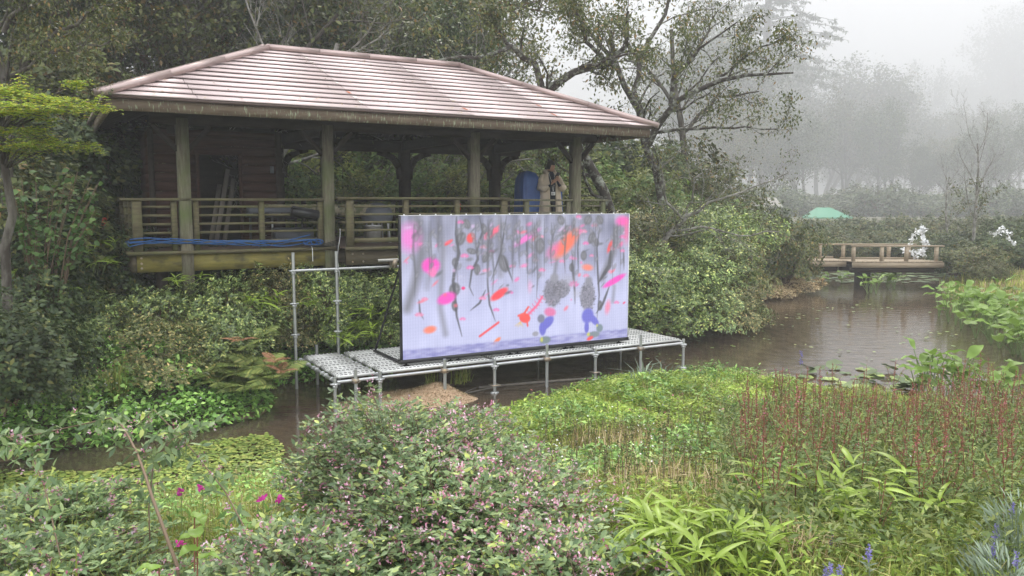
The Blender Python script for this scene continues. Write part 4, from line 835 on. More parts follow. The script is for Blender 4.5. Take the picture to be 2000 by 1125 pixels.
# ---- bushes
def bush_mesh(rx, ry, rz, n, L, W, seed, lump=.2, fine=False, rosette=6, up=.5, depth=.35, low=-.15):
    r = np.random.default_rng(seed); m = n // rosette
    d = r.normal(size=(m * 2, 3)); d = unit(d); d = d[d[:, 2] > low][:m]; m = len(d)
    ph = r.random(6) * 6
    lum = (np.sin(d[:, 0] * 5 + ph[0]) * np.sin(d[:, 1] * 5 + ph[1]) + np.sin(d[:, 2] * 6 + ph[2]) * .6 + .6 * np.sin(d[:, 0] * 11 + ph[3]) * np.sin(d[:, 1] * 11 + d[:, 2] * 9 + ph[4])) * lump
    rad = (1 + lum) * (1 - depth * r.random(m) ** 2.2)
    c = d * rad[:, None] * np.array([rx, ry, rz]); nrm = unit(d / np.array([rx, ry, rz]) + np.array([0, 0, up]))
    c = np.repeat(c, rosette, 0); nr = np.repeat(nrm, rosette, 0); k = len(c)
    rd = unit(r.normal(size=(k, 3))); tang = unit(np.cross(nr, rd)); D = unit(tang + nr * (.1 + .6 * r.random((k, 1)))); N = unit(nr + rd * .35)
    l = L * (.6 + .6 * r.random(k)); mb = MB().leaves(c + r.normal(size=(k, 3)) * L * .25, D, N, l, l * W, .2, fine, .12 if fine else 0)
    st = MB(); q = d[r.integers(0, m, 60)]; e = q * np.array([rx, ry, rz]) * .85
    pth = np.stack([np.zeros_like(e) + r.normal(size=e.shape) * .05 * rx, e * .45 + r.normal(size=e.shape) * .06 * rx, e], 1); pth[:, 0, 2] -= .25 * rz; st.tubes(pth, np.tile([.014, .009, .004], (len(e), 1)) * max(rx, .6), 4)
    return mb, st
def bush(name, label, rx, ry, rz, n, L, W, seed, ml, cat='shrub', group=None, mw='stem_brown', **k):
    a, b = bush_mesh(rx, ry, rz, n, L, W, seed, **k); root = thing(name, label, cat, (0, 0, 0), 0, group); part('foliage', a, M[ml], root); part('stems', b, M[mw], root); return root
BZ = [bush('clipped_shrub', 'x', .85, .8, .62, 9000, .06, .42, 10 + k, ('leaf_azalea', 'leaf_azalea', 'leaf_azalea_dull', 'leaf_azalea')[k], lump=.3) for k in range(4)]
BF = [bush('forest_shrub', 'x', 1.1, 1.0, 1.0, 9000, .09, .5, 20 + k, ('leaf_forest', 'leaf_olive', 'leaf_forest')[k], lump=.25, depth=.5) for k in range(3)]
BL = [bush('leafy_shrub', 'x', 1.1, 1.0, 1.0, 8000, .1, .42, 40 + k, ('leaf_olive_lit', 'leaf_green_lit')[k], lump=.3, depth=.5) for k in range(2)]
for k, (t, s, z, f) in enumerate(((2.6, 5.6, 2.5, 1.2), (3.9, 6.0, 2.6, 1.3), (5.2, 5.7, 2.4, 1.2), (6.6, 5.9, 2.5, 1.25), (7.9, 5.5, 2.5, 1.2), (9.3, 5.0, 2.4, 1.2), (10.4, 4.2, 2.2, 1.2), (11.4, 5.5, 2.6, 1.5), (4.6, 7.5, 3.4, 1.5), (7.2, 7.4, 3.4, 1.6), (9.6, 7, 3.2, 1.6), (12.5, 4, 2.3, 1.4), (13.2, 7, 3.0, 1.8), (11.2, 8.5, 3.8, 1.8))):
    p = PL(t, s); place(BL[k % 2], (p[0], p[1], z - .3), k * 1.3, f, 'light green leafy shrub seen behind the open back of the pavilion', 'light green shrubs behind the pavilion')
# bank between the pavilion and the stage
bl = {}
gA = 'evergreen shrubs crowding the bank below the pavilion deck'
for (t, s, zt, sc_) in ((-1.6, .3, 1.75, 1), (-.7, -.4, 1.6, 1.05), (.35, -.55, 1.62, 1), (1.2, -.5, 1.68, 1), (2.1, .0, 1.72, .8), (2.75, -.1, 1.72, .8), (3.5, -.15, 1.75, .85), (4.3, -.3, 1.75, .9), (5.1, -.8, 1.6, .95), (6.1, -.7, 1.7, 1), (7.1, -.7, 1.7, 1), (8.1, -.6, 1.7, 1.05),
    (-1.9, -.7, 1.3, 1.1), (-.9, -1.35, 1.2, 1.05), (.1, -1.4, 1.28, 1.), (.9, -1.15, 1.3, .85), (2.2, -.3, 1.15, .7), (3.0, -.35, 1.2, .75), (3.8, -.4, 1.1, .75), (-2.9, .1, 1.5, 1.2), (-2.9, -1.0, 1.25, 1.1)):
    p = PL(t, s); z = zt - .62 * 1.12 * sc_; place(BZ[random.randrange(4)], (p[0], p[1], z), U_(0, 6), (sc_, sc_, sc_ * U_(.95, 1.1)), 'dense small leaved evergreen shrub on the bank below the pavilion deck', gA)
# right of the stage, hanging over the pond
gB = 'rounded evergreen shrubs leaning over the pond right of the screen'
for (px, py, Y, w_, h_) in ((1270, 620, 15.9, 1.05, .75), (1350, 610, 16.6, 1.05, .85), (1415, 610, 17.6, .95, .85), (1290, 540, 17, 1.2, .95), (1380, 530, 18, 1.2, 1.), (1440, 545, 19, .85, 1.1), (1250, 480, 18, 1.2, 1.), (1330, 470, 19, 1.3, 1.1), (1410, 470, 20, 1.2, 1.1), (1250, 560, 16, .9, .8), (1450, 600, 18.4, .6, .5), (1200, 520, 17, 1., .9)):
    p = at(px, py, Y); place(BZ[random.randrange(4)], (p[0], p[1], p[2] - .15), U_(0, 6), (w_ * 1.15, w_ * 1.15, h_ * 1.35), 'leafy evergreen shrub overhanging the water right of the screen', gB)
p = at(1535, 500, 24.5); place(BF[1], (p[0], p[1], .8), 1, (1.0, 1, 1.45), 'large round shrub at the left end of the footbridge', )
p = at(1490, 500, 25); place(BF[0], (p[0], p[1], .8), 2, (.9, 1, 1.3), 'dark shrub behind the large round one left of the footbridge')
br_b = bush('dry_shrub', 'low dry brown shrub on the bank at the left end of the footbridge', .95, .7, .5, 5000, .07, .35, 31, 'dry', depth=.5); p = at(1525, 548, 25); br_b.location = (p[0], p[1], .15); br_b.scale = (1.3, 1.3, .8)
p = at(1500, 560, 23.5); br2 = copy_tree(br_b); br2.location = (p[0], p[1], .1); br2.scale = (.9, .9, .6); br2['label'] = 'low dry brown shrub touching the water below the rounded shrubs'
# forest undergrowth
gC = 'undergrowth shrubs of the dark wood'
for k in range(86):
    s = U_(4.9, 16); t = U_(-9, 15)
    p = PL(t, s); g = gz(p[0], p[1])
    if g < .1: continue
    f = U_(1.0, 1.9) * (1 if s > 6 else .8); place(BF[random.randrange(3)], (p[0], p[1], g + .3), U_(0, 6), f, 'leafy shrub in the undergrowth of the dark wood behind the pavilion', gC)
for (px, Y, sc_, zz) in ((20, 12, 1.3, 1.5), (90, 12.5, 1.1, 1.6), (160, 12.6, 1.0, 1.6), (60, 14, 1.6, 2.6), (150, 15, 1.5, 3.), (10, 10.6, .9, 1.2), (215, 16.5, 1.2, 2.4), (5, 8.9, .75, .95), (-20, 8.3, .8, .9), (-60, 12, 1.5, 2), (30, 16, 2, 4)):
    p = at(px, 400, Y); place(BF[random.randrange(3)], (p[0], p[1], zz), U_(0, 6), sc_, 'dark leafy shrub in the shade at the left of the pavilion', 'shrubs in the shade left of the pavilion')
# right part of the bank behind the screen and under the cherry
for (px, Y, sc_, zz) in ((1180, 21, 1.5, 2.2), (1250, 22, 1.5, 2.4), (1330, 23, 1.5, 2.0), (1400, 24, 1.4, 2.0), (1450, 26, 1.4, 1.7), (1100, 20, 1.3, 2.3), (1380, 28, 1.8, 2.4), (1460, 31, 1.6, 1.8), (1290, 26, 2, 3.2), (1190, 25, 2, 3.6), (1530, 30, 1.3, 1.5)):
    p = at(px, 400, Y); place(BL[random.randrange(2)] if Y < 24 else BF[(1, 1, 0, 2)[random.randrange(4)]], (p[0], p[1], zz - .6), U_(0, 6), sc_, 'olive green shrub on the slope under the lichen covered trees', 'shrubs under the lichen covered trees')

# ---- lichen covered cherry behind the pavilion and its neighbour, with the limbs of the photograph
def limb_tree(name, label, limbs, rt, mx, n, ncrown, seed, mw='lichen_bark', ml='leaf_olive', L=.09, spread=.12, base=None, ang=(.45, 1.0), ratio=.42, wander=.24, rr=.42):
    global rng
    t = Tree()
    b0 = at(*limbs[0][0][0]); b0[2] = gz(b0[0], b0[1]) if base is None else base
    for lm in limbs:
        pts, r0, r1 = lm; P = np.array([at(*q) for q in pts]); P[:, :] -= b0
        if lm is limbs[0]: P = np.vstack([[0, 0, -.3], P])
        m = 9; tt = np.linspace(0, len(P) - 1, m); k = np.minimum(tt.astype(int), len(P) - 2); f = (tt - k)[:, None]; f = f * f * (3 - 2 * f) * .4 + f * .6
        Q = P[k] * (1 - f) + P[k + 1] * f + rng.normal(size=(m, 3)) * .03; rad = np.linspace(r0, r1, m); t.path(Q, rad, 8)
        Lm = np.linalg.norm(Q[-1] - Q[0]); t.kids(Q, rad, min(Lm, 3.6), 1 if r0 < rt else 1, mx, wander, .06, n, ang, ratio, 5, .3 if lm is limbs[0] else .15, rr)
    root = thing(name, label, 'tree', tuple(b0)); part('trunk', t.wood(), M[mw], root, True); part('crown', t.crown(ncrown, L, .45, spread, down=.8), M[ml], root); return root
limb_tree('cherry_tree', 'lichen covered cherry tree with wide bare limbs rising behind the right side of the roof', [
    ([(1195, 420, 18.5), (1158, 330, 18.3), (1095, 240, 18), (1063, 180, 17.8)], .14, .09),
    ([(1063, 180, 17.8), (1045, 130, 17.6), (1000, 95, 17.3), (930, 110, 16.8), (850, 118, 16.3)], .085, .02),
    ([(1000, 95, 17.3), (975, 60, 17.2), (960, 20, 17.1)], .05, .02),
    ([(1065, 178, 17.8), (1120, 142, 17.6), (1190, 125, 17.5), (1225, 90, 17.4), (1225, 20, 17.2)], .1, .03),
    ([(1190, 125, 17.5), (1150, 90, 17.2), (1130, 40, 17.), (1110, -20, 17)], .05, .02),
    ([(1120, 142, 17.6), (1180, 118, 17.), (1240, 100, 16.6), (1300, 95, 16.2)], .04, .012)], .12, 4, (9, 6, 5, 5), 7000, 1)
limb_tree('cherry_tree', 'lichen covered tree right of the roof corner with limbs reaching far over the pond', [
    ([(1300, 420, 20), (1285, 340, 20), (1262, 285, 20), (1240, 200, 19.8), (1205, 130, 19.6), (1190, 60, 19.5)], .14, .05),
    ([(1262, 285, 20), (1290, 235, 19.7), (1330, 190, 19.3), (1400, 155, 18.9), (1480, 145, 18.5), (1550, 140, 18)], .1, .02),
    ([(1310, 205, 19.5), (1320, 140, 19.2), (1370, 90, 19), (1440, 50, 18.6)], .06, .015),
    ([(1262, 250, 19.9), (1240, 180, 20), (1250, 110, 20.2), (1300, 30, 20.4), (1320, -40, 20.5)], .08, .03),
    ([(1270, 260, 20), (1350, 250, 19.6), (1440, 255, 19), (1520, 250, 18.6)], .045, .012),
    ([(1400, 155, 18.9), (1470, 100, 18.6), (1530, 75, 18.3)], .035, .01),
    ([(1205, 130, 19.6), (1150, 60, 19.8), (1120, 0, 20)], .06, .02)], .12, 4, (9, 6, 5, 5), 6500, 2)
limb_tree('cherry_tree', 'leafy tree with reddish autumn leaves behind the two lichen covered trees', [
    ([(1330, 420, 25), (1340, 300, 25), (1320, 180, 25), (1310, 60, 25)], .16, .06), ([(1335, 260, 25), (1400, 190, 24.6), (1480, 180, 24)], .07, .02), ([(1330, 220, 25), (1260, 130, 25.4), (1200, 40, 26)], .07, .02), ([(1320, 150, 25), (1380, 70, 25), (1400, 20, 25)], .06, .02)], .12, 4, (9, 7, 6, 5), 3200, 3, 'bark', L=.1, spread=.2)
limb_tree('bare_tree', 'low silvery bare branched tree spreading over the shrubs right of the screen', [
    ([(1290, 490, 17.5), (1310, 455, 17.5), (1340, 425, 17.4)], .07, .045), ([(1340, 425, 17.4), (1390, 390, 17.2), (1450, 375, 17), (1540, 340, 16.6)], .035, .01), ([(1330, 435, 17.4), (1300, 380, 17.3), (1290, 330, 17.2), (1330, 290, 17)], .035, .01),
    ([(1320, 450, 17.5), (1380, 440, 17.4), (1450, 465, 17.2), (1520, 450, 17)], .03, .008), ([(1340, 425, 17.4), (1360, 350, 17.2), (1420, 310, 17)], .03, .008)], .12, 4, (7, 6, 5, 4), 2500, 4, 'pale_twig', L=.06)
# ---- left edge: twiggy tree and maple
limb_tree('bare_tree', 'dark trunked tree with fine bare twigs at the left edge of the wood', [
    ([(15, 420, 11.5), (12, 300, 11.5), (5, 160, 11.4), (-10, 40, 11.3)], .1, .05), ([(10, 170, 11.4), (80, 90, 11.3), (160, 40, 11.2), (240, 5, 11)], .045, .012), ([(12, 150, 11.4), (70, 120, 11.2), (150, 90, 11), (215, 75, 11)], .035, .01), ([(5, 60, 11.3), (50, 10, 11.2), (80, -40, 11.2)], .04, .012)], .12, 4, (8, 7, 5, 4), 7000, 5, 'bark', L=.055, spread=.08)
b = at(8, 560, 9.6); b[2] = gz(b[0], b[1]); mt = Tree(); pts = np.array([at(8, 600, 9.6), at(10, 480, 9.6), at(25, 420, 9.6), at(10, 330, 9.6), at(0, 260, 9.6), at(-10, 200, 9.6)]) - b
pts = np.vstack([[0, 0, -.2], pts[1:]]); mt.path(pts, np.linspace(.062, .035, 6), 8)
pads = [(30, 185, 9.7, .42, .09), (100, 190, 9.5, .34, .07), (60, 205, 9.2, .45, .06), (140, 208, 9.4, .28, .05), (185, 214, 9.5, .2, .035), (40, 225, 9.5, .4, .06), (20, 170, 9.8, .3, .06), (150, 170, 9.7, .12, .03), (35, 260, 9.6, .42, .06), (100, 272, 9.5, .34, .06), (150, 288, 9.5, .2, .035), (60, 285, 9.3, .3, .05), (-20, 215, 9.5, .5, .12), (-20, 280, 9.5, .5, .08), (10, 300, 9.6, .2, .05)]
lv = MB()
for (px, py, Y, r_, h_) in pads:
    c = at(px, py + U_(-8, 8), Y + U_(-.2, .2)) - b; st = pts[4] if py < 240 else pts[3]
    mt.path(np.array([st, (st + c) / 2 + [0, 0, .08], c]), np.array([.018, .01, .004]), 4)
    dn = 0
    for q in range(int(7 + r_ * 26)):
        aa = U_(0, 6.28); e = c + np.array([math.cos(aa) * r_ * U_(.6, 1.3), math.sin(aa) * r_ * U_(.6, 1.3), rng.normal() * h_ - h_ * .5]); s0 = c + (e - c) * U_(0, .3); md = (s0 + e) / 2 + [0, 0, .03]; mt.path(np.array([s0, md, e]), np.array([.005, .0035, .0015]), 3)
        nl = int(12 + 45 * r_); t_ = rng.random(nl)[:, None]; ps = (s0 * (1 - t_) ** 2 + 2 * md * t_ * (1 - t_) + e * t_ * t_) + rng.normal(size=(nl, 3)) * [.05, .05, .016]; a0 = rng.random(nl) * 6.28
        for fa in (-1.0, 0, 1.0): D = np.column_stack([np.cos(a0 + fa), np.sin(a0 + fa), -.3 + .3 * rng.random(nl)]); lv.leaves(ps, D, rdir(nl, 3), (.036 if fa else .05) * (.8 + .4 * rng.random(nl)), .017, .1)
mroot = thing('maple_tree', 'maple with flat layers of yellow green leaves at the left edge', 'tree', tuple(b)); part('trunk', mt.wood(), M['bark'], mroot, True); part('crown', lv, M['leaf_maple'], mroot)
# broad leaved shrub under it
b = at(70, 470, 10.8); b[2] = gz(b[0], b[1]); bsr = thing('broadleaf_shrub', 'shrub with large round green leaves on arching stems under the maple', 'shrub', tuple(b))
stm = MB(); lf = MB()
for k in range(34):
    e = at(U_(15, 195), U_(330, 475), U_(10.4, 11.4)) - b; m_ = e * .55 + [0, 0, .25]; stm.tube([(e[0] * .1, e[1] * .1, -.1), m_, e], [.012, .008, .004], 4, False)
    nl = 16; tt = rng.random(nl)[:, None]; pp_ = m_ * (1 - tt) + e * tt + rng.normal(size=(nl, 3)) * .05; D = rdir(nl); D[:, 2] = D[:, 2] * .3 - .25; l = .07 + .05 * rng.random(nl); lf.leaves(pp_, D, rdir(nl, 2.5), l, l * .85, .12, True, .15)
part('stems', stm, M['stem_brown'], bsr); part('foliage', lf, M['leaf_broad'], bsr)

# ---- misty trees across the pond
MT = []
for k in range(3):
    t = Tree(); 
    for q in range(3): t.grow((U_(-.3, .3), U_(-.3, .3), -.2), (U_(-.35, .35), U_(-.3, .3), 1), 6.5, .12, 0, 3, .1, .03, (9, 7, 5), (.45, .95), .5, 6, .3)
    MT.append(make_tree('mist_tree', t, t.crown(16000, .17, .5, .25), M['bark'], M['leaf_forest'] if k else M['leaf_olive'], 'x'))
con = Tree(); cl = []
Hc = 17.; con.path(np.array([[0, 0, -.3], [0.05, 0, Hc * .35], [0, .05, Hc * .7], [0, 0, Hc]]), np.array([.24, .18, .1, .02]), 8)
for k in range(150):
    z = Hc * (.3 + .69 * (k / 150)); L_ = (1 - (z / Hc)) ** .7 * 4.6 * U_(.35, 1.1) + .2; a = U_(0, 6.28); d = np.array([math.cos(a), math.sin(a), 0]); pts = np.array([[0, 0, z] + d * L_ * f + [0, 0, L_ * (.2 * f - .28 * f * f)] for f in np.linspace(0, 1, 6)])
    con.path(pts, np.linspace(.03, .006, 6), 4); sd = np.cross(d, [0, 0, 1])
    for j in range(int(L_ * 7) + 3):
        f = (.15 + .85 * _r()) * 4.99; i_ = int(f); q = pts[i_] + (pts[i_ + 1] - pts[i_]) * (f - i_); ll = U_(.3, .8) * (1.1 - .1 * f) * min(1, L_ / 2.5); e = q + (sd * random.choice((-1, 1)) * .8 + d * .6) * ll + [0, 0, -U_(.1, .3) * ll]; con.path(np.array([q, (q + e) / 2, e]), np.array([.01, .007, .003]), 3); cl.append((q, e))
cl = np.array(cl); n_l = 26000; idx = rng.integers(0, len(cl), n_l); tt = rng.random(n_l)[:, None]; pos = cl[idx, 0] * (1 - tt) + cl[idx, 1] * tt; D = unit(cl[idx, 1] - cl[idx, 0] + rng.normal(size=(n_l, 3)) * .5 + [0, 0, -.35]); lfm = MB().leaves(pos, D, rdir(n_l, 1), .17, .05, .1)
CON = make_tree('larch_tree', con, lfm, M['bark'], M['leaf_forest'], 'x')
def far(proto, px, Y, sc_, label, zb=.6, group=None, rz=None):
    Y2 = Y * 7; p = at(px, 400, Y2); zb = zb + .0; sc_ = (tuple(x * 7 for x in sc_) if isinstance(sc_, tuple) else sc_ * 7); return place(proto, (p[0], p[1], zb), U_(0, 6.28) if rz is None else rz, sc_, label, group)
far(CON, 1490, 42, (1.2, 1.2, 1.22), 'tall larch with drooping branches fading into the fog right of the cherry trees', 1.2)
far(CON, 1385, 55, 1.1, 'second larch half hidden behind the cherry branches in the fog', 1.2)
far(MT[1], 1600, 50, (1.25, 1.2, 1.0), 'broad misty tree directly behind the green tent'); far(MT[0], 1660, 52, (1.2, 1.2, .95), 'spreading misty tree with forked trunks right of the green tent'); far(MT[2], 1720, 56, (1.1, 1.1, .85), 'rightmost of the three broad misty trees across the pond')
far(MT[0], 1540, 58, (1.2, 1.2, 1.2), 'misty tree between the larch and the green tent'); far(MT[1], 1440, 46, (1, 1, 1.0), 'misty tree left of the larch trunk'); far(MT[2], 1400, 38, (.9, .9, .9), 'misty tree close behind the silvery bare branches')
far(MT[2], 1330, 34, .95, 'misty tree behind the leafy tree right of the roof')
far(MT[1], 1800, 82, (.95, .95, 1.55), 'narrow pale tree top standing alone in the fog'); far(MT[0], 1850, 90, (1.3, 1.3, 1.2), 'pale fogged tree between the lone tree top and the big dark mass')
for k, (px, Y, s_) in enumerate(((1930, 105, (2.4, 2.4, 2.2)), (1990, 100, (2.6, 2.4, 2.6)), (2070, 100, (2.8, 2.6, 2.9)), (2160, 105, (3, 3, 3.1)), (1900, 115, (2, 2, 1.9)))): far(MT[k % 3], px, Y, s_, 'huge pale tree of the fogged wood at the right edge', .6, 'fogged wood at the right edge')
for k, (px, Y, s_) in enumerate(((1760, 60, .75), (1790, 52, .6), (1830, 55, .65), (1870, 48, .6), (1930, 46, .65), (1985, 42, .6), (2040, 44, .7), (1700, 66, .8), (1820, 70, .9), (1960, 62, .9), (2100, 50, 1), (1650, 75, 1), (1550, 80, 1.1), (1480, 75, 1.2), (1610, 68, .7), (1890, 75, .9))): far(MT[(k * 2 + 1) % 3], px, Y, s_, 'low leafy tree fading into the fog beyond the pond', .4, 'low trees in the fog beyond the pond')
for k, (px, Y, s_) in enumerate(((1490, 88, 1.35), (1572, 98, 1.7), (1655, 112, 1.9), (1725, 104, 1.6), (1790, 92, 1.0), (1860, 96, 1.1), (1960, 84, 1.1), (2040, 90, 1.5), (1420, 80, 1.3))):
    Y *= 2.3; s_ *= 2.3; p = at(px, 400, Y); place(MT[(k + 1) % 3], (p[0], p[1], .3), k * 1.7, (s_, s_, s_ * .95), 'grey misty tree behind the shrubs of the far bank', 'misty trees behind the far bank')
sb = Tree(); sb.grow((0, 0, -.1), (0, 0, 1), 4.6, .07, 0, 4, .1, .1, (9, 5, 4, 4), (.4, .75), .45, 6, .2, .45); SB = make_tree('sparse_tree', sb, sb.crown(1800, .1, .5, .06, keep=lambda p: (p[:, 2] < 3.2)), M['pale_twig'], M['leaf_olive'], 'slender sparse tree with bare upward twigs right of the footbridge')
p = at(1905, 480, 30); SB.location = (p[0], p[1], .5)
p = at(1855, 470, 34); s2 = copy_tree(SB); s2.location = (p[0], p[1], .5); s2.scale = (.8, .8, .75); s2.rotation_euler.z = 2; s2['label'] = 'smaller sparse tree left of the slender one beyond the footbridge'
for k in range(22):
    px = 1420 + k * 36
    Y = 130 + 9 * math.sin(k * 2.1); p = at(px, 400, Y); place(BF[k % 3], (p[0], p[1], 1.2), k, (6.5, 4.6, 3.3 + .9 * math.sin(k)), 'big pale shrub mass in the fog behind the far bank', 'fogged shrub masses beyond the far bank')
# hedge and shrubs round the far end
gH = 'rounded shrubs lining the far bank behind the footbridge'
for k in range(26):
    px = 1500 + k * 22; Y = 37 + 2.5 * math.sin(k * 1.3); p = at(px, 460, Y); place(BF[(1, 0, 1, 2)[k % 4]], (p[0], p[1], .55), k, (1.15, 1.1, U_(.75, 1.05)), 'rounded shrub on the far bank behind the footbridge', gH)
for k in range(24):
    px = 1490 + k * 27; Y = 47 + 2 * math.sin(k * 2.3); p = at(px, 460, Y); place(BF[(0, 1, 2)[k % 3]], (p[0], p[1], .6), k, (1.5, 1.4, U_(.95, 1.45)), 'rounded shrub of the second row behind the far bank', 'second row of shrubs behind the far bank')
for k, (px, py, Y, s_) in enumerate(((1860, 500, 27, .9), (1910, 500, 26, .95), (1960, 480, 28, 1.), (2010, 490, 28, 1.), (1940, 515, 24.5, .55), (1985, 450, 31, 1.2), (1880, 470, 31, 1.05), (1825, 480, 33, .9))): p = at(px, py, Y); place(BF[k % 3], (p[0], p[1], max(.45, p[2] - .4)), k, (s_, s_, s_ * .8), 'shrub on the bank at the right end of the footbridge', 'shrubs at the right end of the footbridge')

# ---- white leaf garland figures
def garland(name, label, px0, pts, Y, w_=.035):
    b = at(px0, 500, Y); b[2] = .5; root = thing(name, label, 'sculpture', tuple(b))
    for k, ln in enumerate(pts):
        P = np.array([at(x, y, Y + .15 * math.sin(x)) for x, y in ln]) - b; part('wire', MB().tube(P, .012, 5), M['white_paint'], root)
        m = 60; t = rng.random(m) * (len(P) - 1.001); i_ = t.astype(int); q = P[i_] + (P[i_ + 1] - P[i_]) * (t - i_)[:, None]; part('white_leaves', MB().leaves(q + rng.normal(size=(m, 3)) * .04, rdir(m), rdir(m), .11, .07, .2), M['white_leaf'], root)
M['white_leaf'] = mat('white_leaf', (.8, .81, .82), .4)
garland('white_sculpture', 'leaping white figure made of ragged leaves standing behind the footbridge', 1790, [[(1775, 480), (1783, 462), (1795, 450), (1804, 448), (1806, 455)], [(1800, 452), (1803, 445)], [(1765, 488), (1785, 492), (1800, 490), (1806, 500)], [(1785, 505), (1795, 495), (1805, 482), (1810, 476)], [(1798, 455), (1808, 478)]], 27)
garland('white_sculpture', 'arching white figure made of ragged leaves among the right bank shrubs', 1955, [[(1936, 457), (1945, 458), (1952, 447), (1960, 446), (1968, 456), (1975, 470), (1981, 480)]], 25)

# ---- water plants
def scatter(n, x0, x1, y0, y1, ok):
    P = np.column_stack([rng.uniform(x0, x1, n), rng.uniform(y0, y1, n)]); return P[ok(P)]
def inpoly(px, py, poly):
    c = np.zeros(len(px), bool); n = len(poly)
    for i in range(n):
        (x1, y1), (x2, y2) = poly[i], poly[(i + 1) % n]; c ^= ((y1 > py) != (y2 > py)) & (px < (x2 - x1) * (py - y1) / (y2 - y1 + 1e-9) + x1)
    return c
WR = lambda poly: [tuple(gp(x, y)[:2]) for x, y in poly]      # outline on the water, metres
def on(poly): W_ = WR(poly); return lambda P: inpoly(P[:, 0], P[:, 1], W_)
def pads_mesh(P, r, sides=6, z=.006):
    n = len(P); th = np.arange(sides) / sides * 2 * np.pi; r = np.broadcast_to(r, (n,)); ph = rng.random(n) * 6
    v = np.stack([P[:, None, 0] + r[:, None] * np.cos(th + ph[:, None]), P[:, None, 1] + r[:, None] * np.sin(th + ph[:, None]), z + rng.random((n, sides)) * .012], -1)
    i = np.arange(n)[:, None] * sides; return v, i
def pad_stuff(name, P, r, m):
    v, i = pads_mesh(P, r, 6); v[:, :, 2] += rng.random((len(P), 1)) * .03; q = np.concatenate([i + np.array([[0, 1, 2, 3]]), i + np.array([[0, 3, 4, 5]])]); return solo(name, MB().add(v.reshape(-1, 3), q), m, None, None, kind='stuff')
P = scatter(60000, -8, 0, 6, 11, lambda P: inside(P) & on([(-200, 1100), (-200, 925), (200, 925), (300, 895), (400, 868), (520, 850), (560, 880), (500, 1000), (200, 1100)])(P) & (wob(P[:, 0], P[:, 1], 5) > -.8)); pad_stuff('floating_weed', P, .012 + .02 * rng.random(len(P)), M['pads'])
P = scatter(2500, -3, 3, 8, 12, lambda P: inside(P) & on([(880, 850), (940, 815), (1010, 800), (1000, 850), (900, 900)])(P) & (rng.random(len(P)) < .5)); pad_stuff('floating_weed', P, .018 + .025 * rng.random(len(P)), M['pads'])
P = scatter(900, 2, 12, 11, 22, lambda P: inside(P) & (wob(P[:, 0], P[:, 1], 1.3) > .25)); pad_stuff('floating_leaves', P, .02 + .03 * rng.random(len(P)), M['pads'])
P = scatter(700, 8, 22, 28, 36, lambda P: inside(P)); pad_stuff('far_lily_pads', P, .1 + .1 * rng.random(len(P)), M['pad_big'])
def lily(r_, tilt=0):
    th = np.linspace(.2, 6.1, 13); v = [(0, 0, .004)] + [(r_ * math.cos(a), r_ * math.sin(a), .006 + tilt * r_ * math.sin(a) + .01 * math.sin(5 * a)) for a in th]; return MB().add(v, None, [(0, i, i + 1) for i in range(1, 13)]).mesh('lily_pad')
lm = [lily(.13), lily(.1), lily(.14, .45)]
for k in range(46):
    while True:
        q = gp(U_(1560, 1790), U_(722, 775)); 
        if inside(np.array([q[:2]]))[0]: break
    up = k % 3 == 0; solo('lily_pad', lm[2 if up else k % 2], M['pad_big'] if k % 2 or up else M['pads'], 'lily pad floating beside the near bank of the pond' if not up else 'dark lily pad tilted up out of the water beside the near bank', 'lily pad', (q[0], q[1], .09 if up else .006 + .002 * (k % 5)), U_(0, 6), 'lily pads near the bank' if not up else 'raised lily pads near the bank')
# big leaved water plants
def big_leaf(L, W, sd):
    r = np.random.default_rng(sd); n = 7; v = []; 
    for i in range(n):
        t = i / (n - 1); w_ = W * math.sin(math.pi * min(1, t * .93 + .12)) ** .8 * (1 if t > 0 else .6); z = -.28 * L * t * t + .02 * math.sin(9 * t + sd); 
        for sx_ in (-1, 0, 1): v.append((sx_ * w_ / 2, L * t - (abs(sx_) * .12 * L if t == 0 else 0), z + abs(sx_) * w_ * .22))
    q = [(i * 3 + j, i * 3 + j + 1, i * 3 + j + 4, i * 3 + j + 3) for i in range(n - 1) for j in range(2)]; return MB().add(v, q).mesh('leaf', True)
LV = [big_leaf(.3, .17, 1), big_leaf(.24, .15, 2), big_leaf(.34, .18, 3)]; M['arum2'] = M['arum']
stalks = {}
def arum(q, h, n, label, group, sc_=1):
    root = thing('water_arum', label, 'water plant', (q[0], q[1], -.05), U_(0, 6), group)
    for k in range(n):
        a = U_(0, 6.28); r_ = U_(.05, .28) * sc_; hh = h * U_(.55, 1.1); key = (round(r_, 1), round(hh, 1))
        if key not in stalks: stalks[key] = MB().tube([(0, 0, 0), (key[0] * .35, 0, key[1] * .5), (key[0], 0, key[1])], [.009, .008, .006], 5, False).mesh('stalk', True)
        s = link('stalk', stalks[key], M['stem_green'], root); s.rotation_euler.z = a
        l = link('leaf', LV[k % 3], M['arum'], root); l.location = (key[0] * math.cos(a), key[0] * math.sin(a), key[1]); l.rotation_euler = (U_(.1, .9), U_(-.4, .4), a - 1.57 + U_(-.8, .8)); l.scale = (sc_ * U_(.7, 1.1),) * 3
gW = 'broad leaved water plants along the right bank'
for k in range(58):
    for _ in range(60):
        q = gp(U_(1745, 2040), U_(590, 735)); d_ = seg_dist(np.array([q[:2]]), NEAR)[0]
        if d_ < .95 and q[0] > 8.2: break
    arum(q, U_(.45, .75), 6, 'upright plant with broad green leaves growing in the water along the right bank', gW, 1.05)
for k in range(9):
    q = gp(U_(1690, 1760), U_(556, 575)); arum(q, .45, 5, 'broad leaved plant in the dark water beside the footbridge pier', 'water plants under the footbridge', .9)
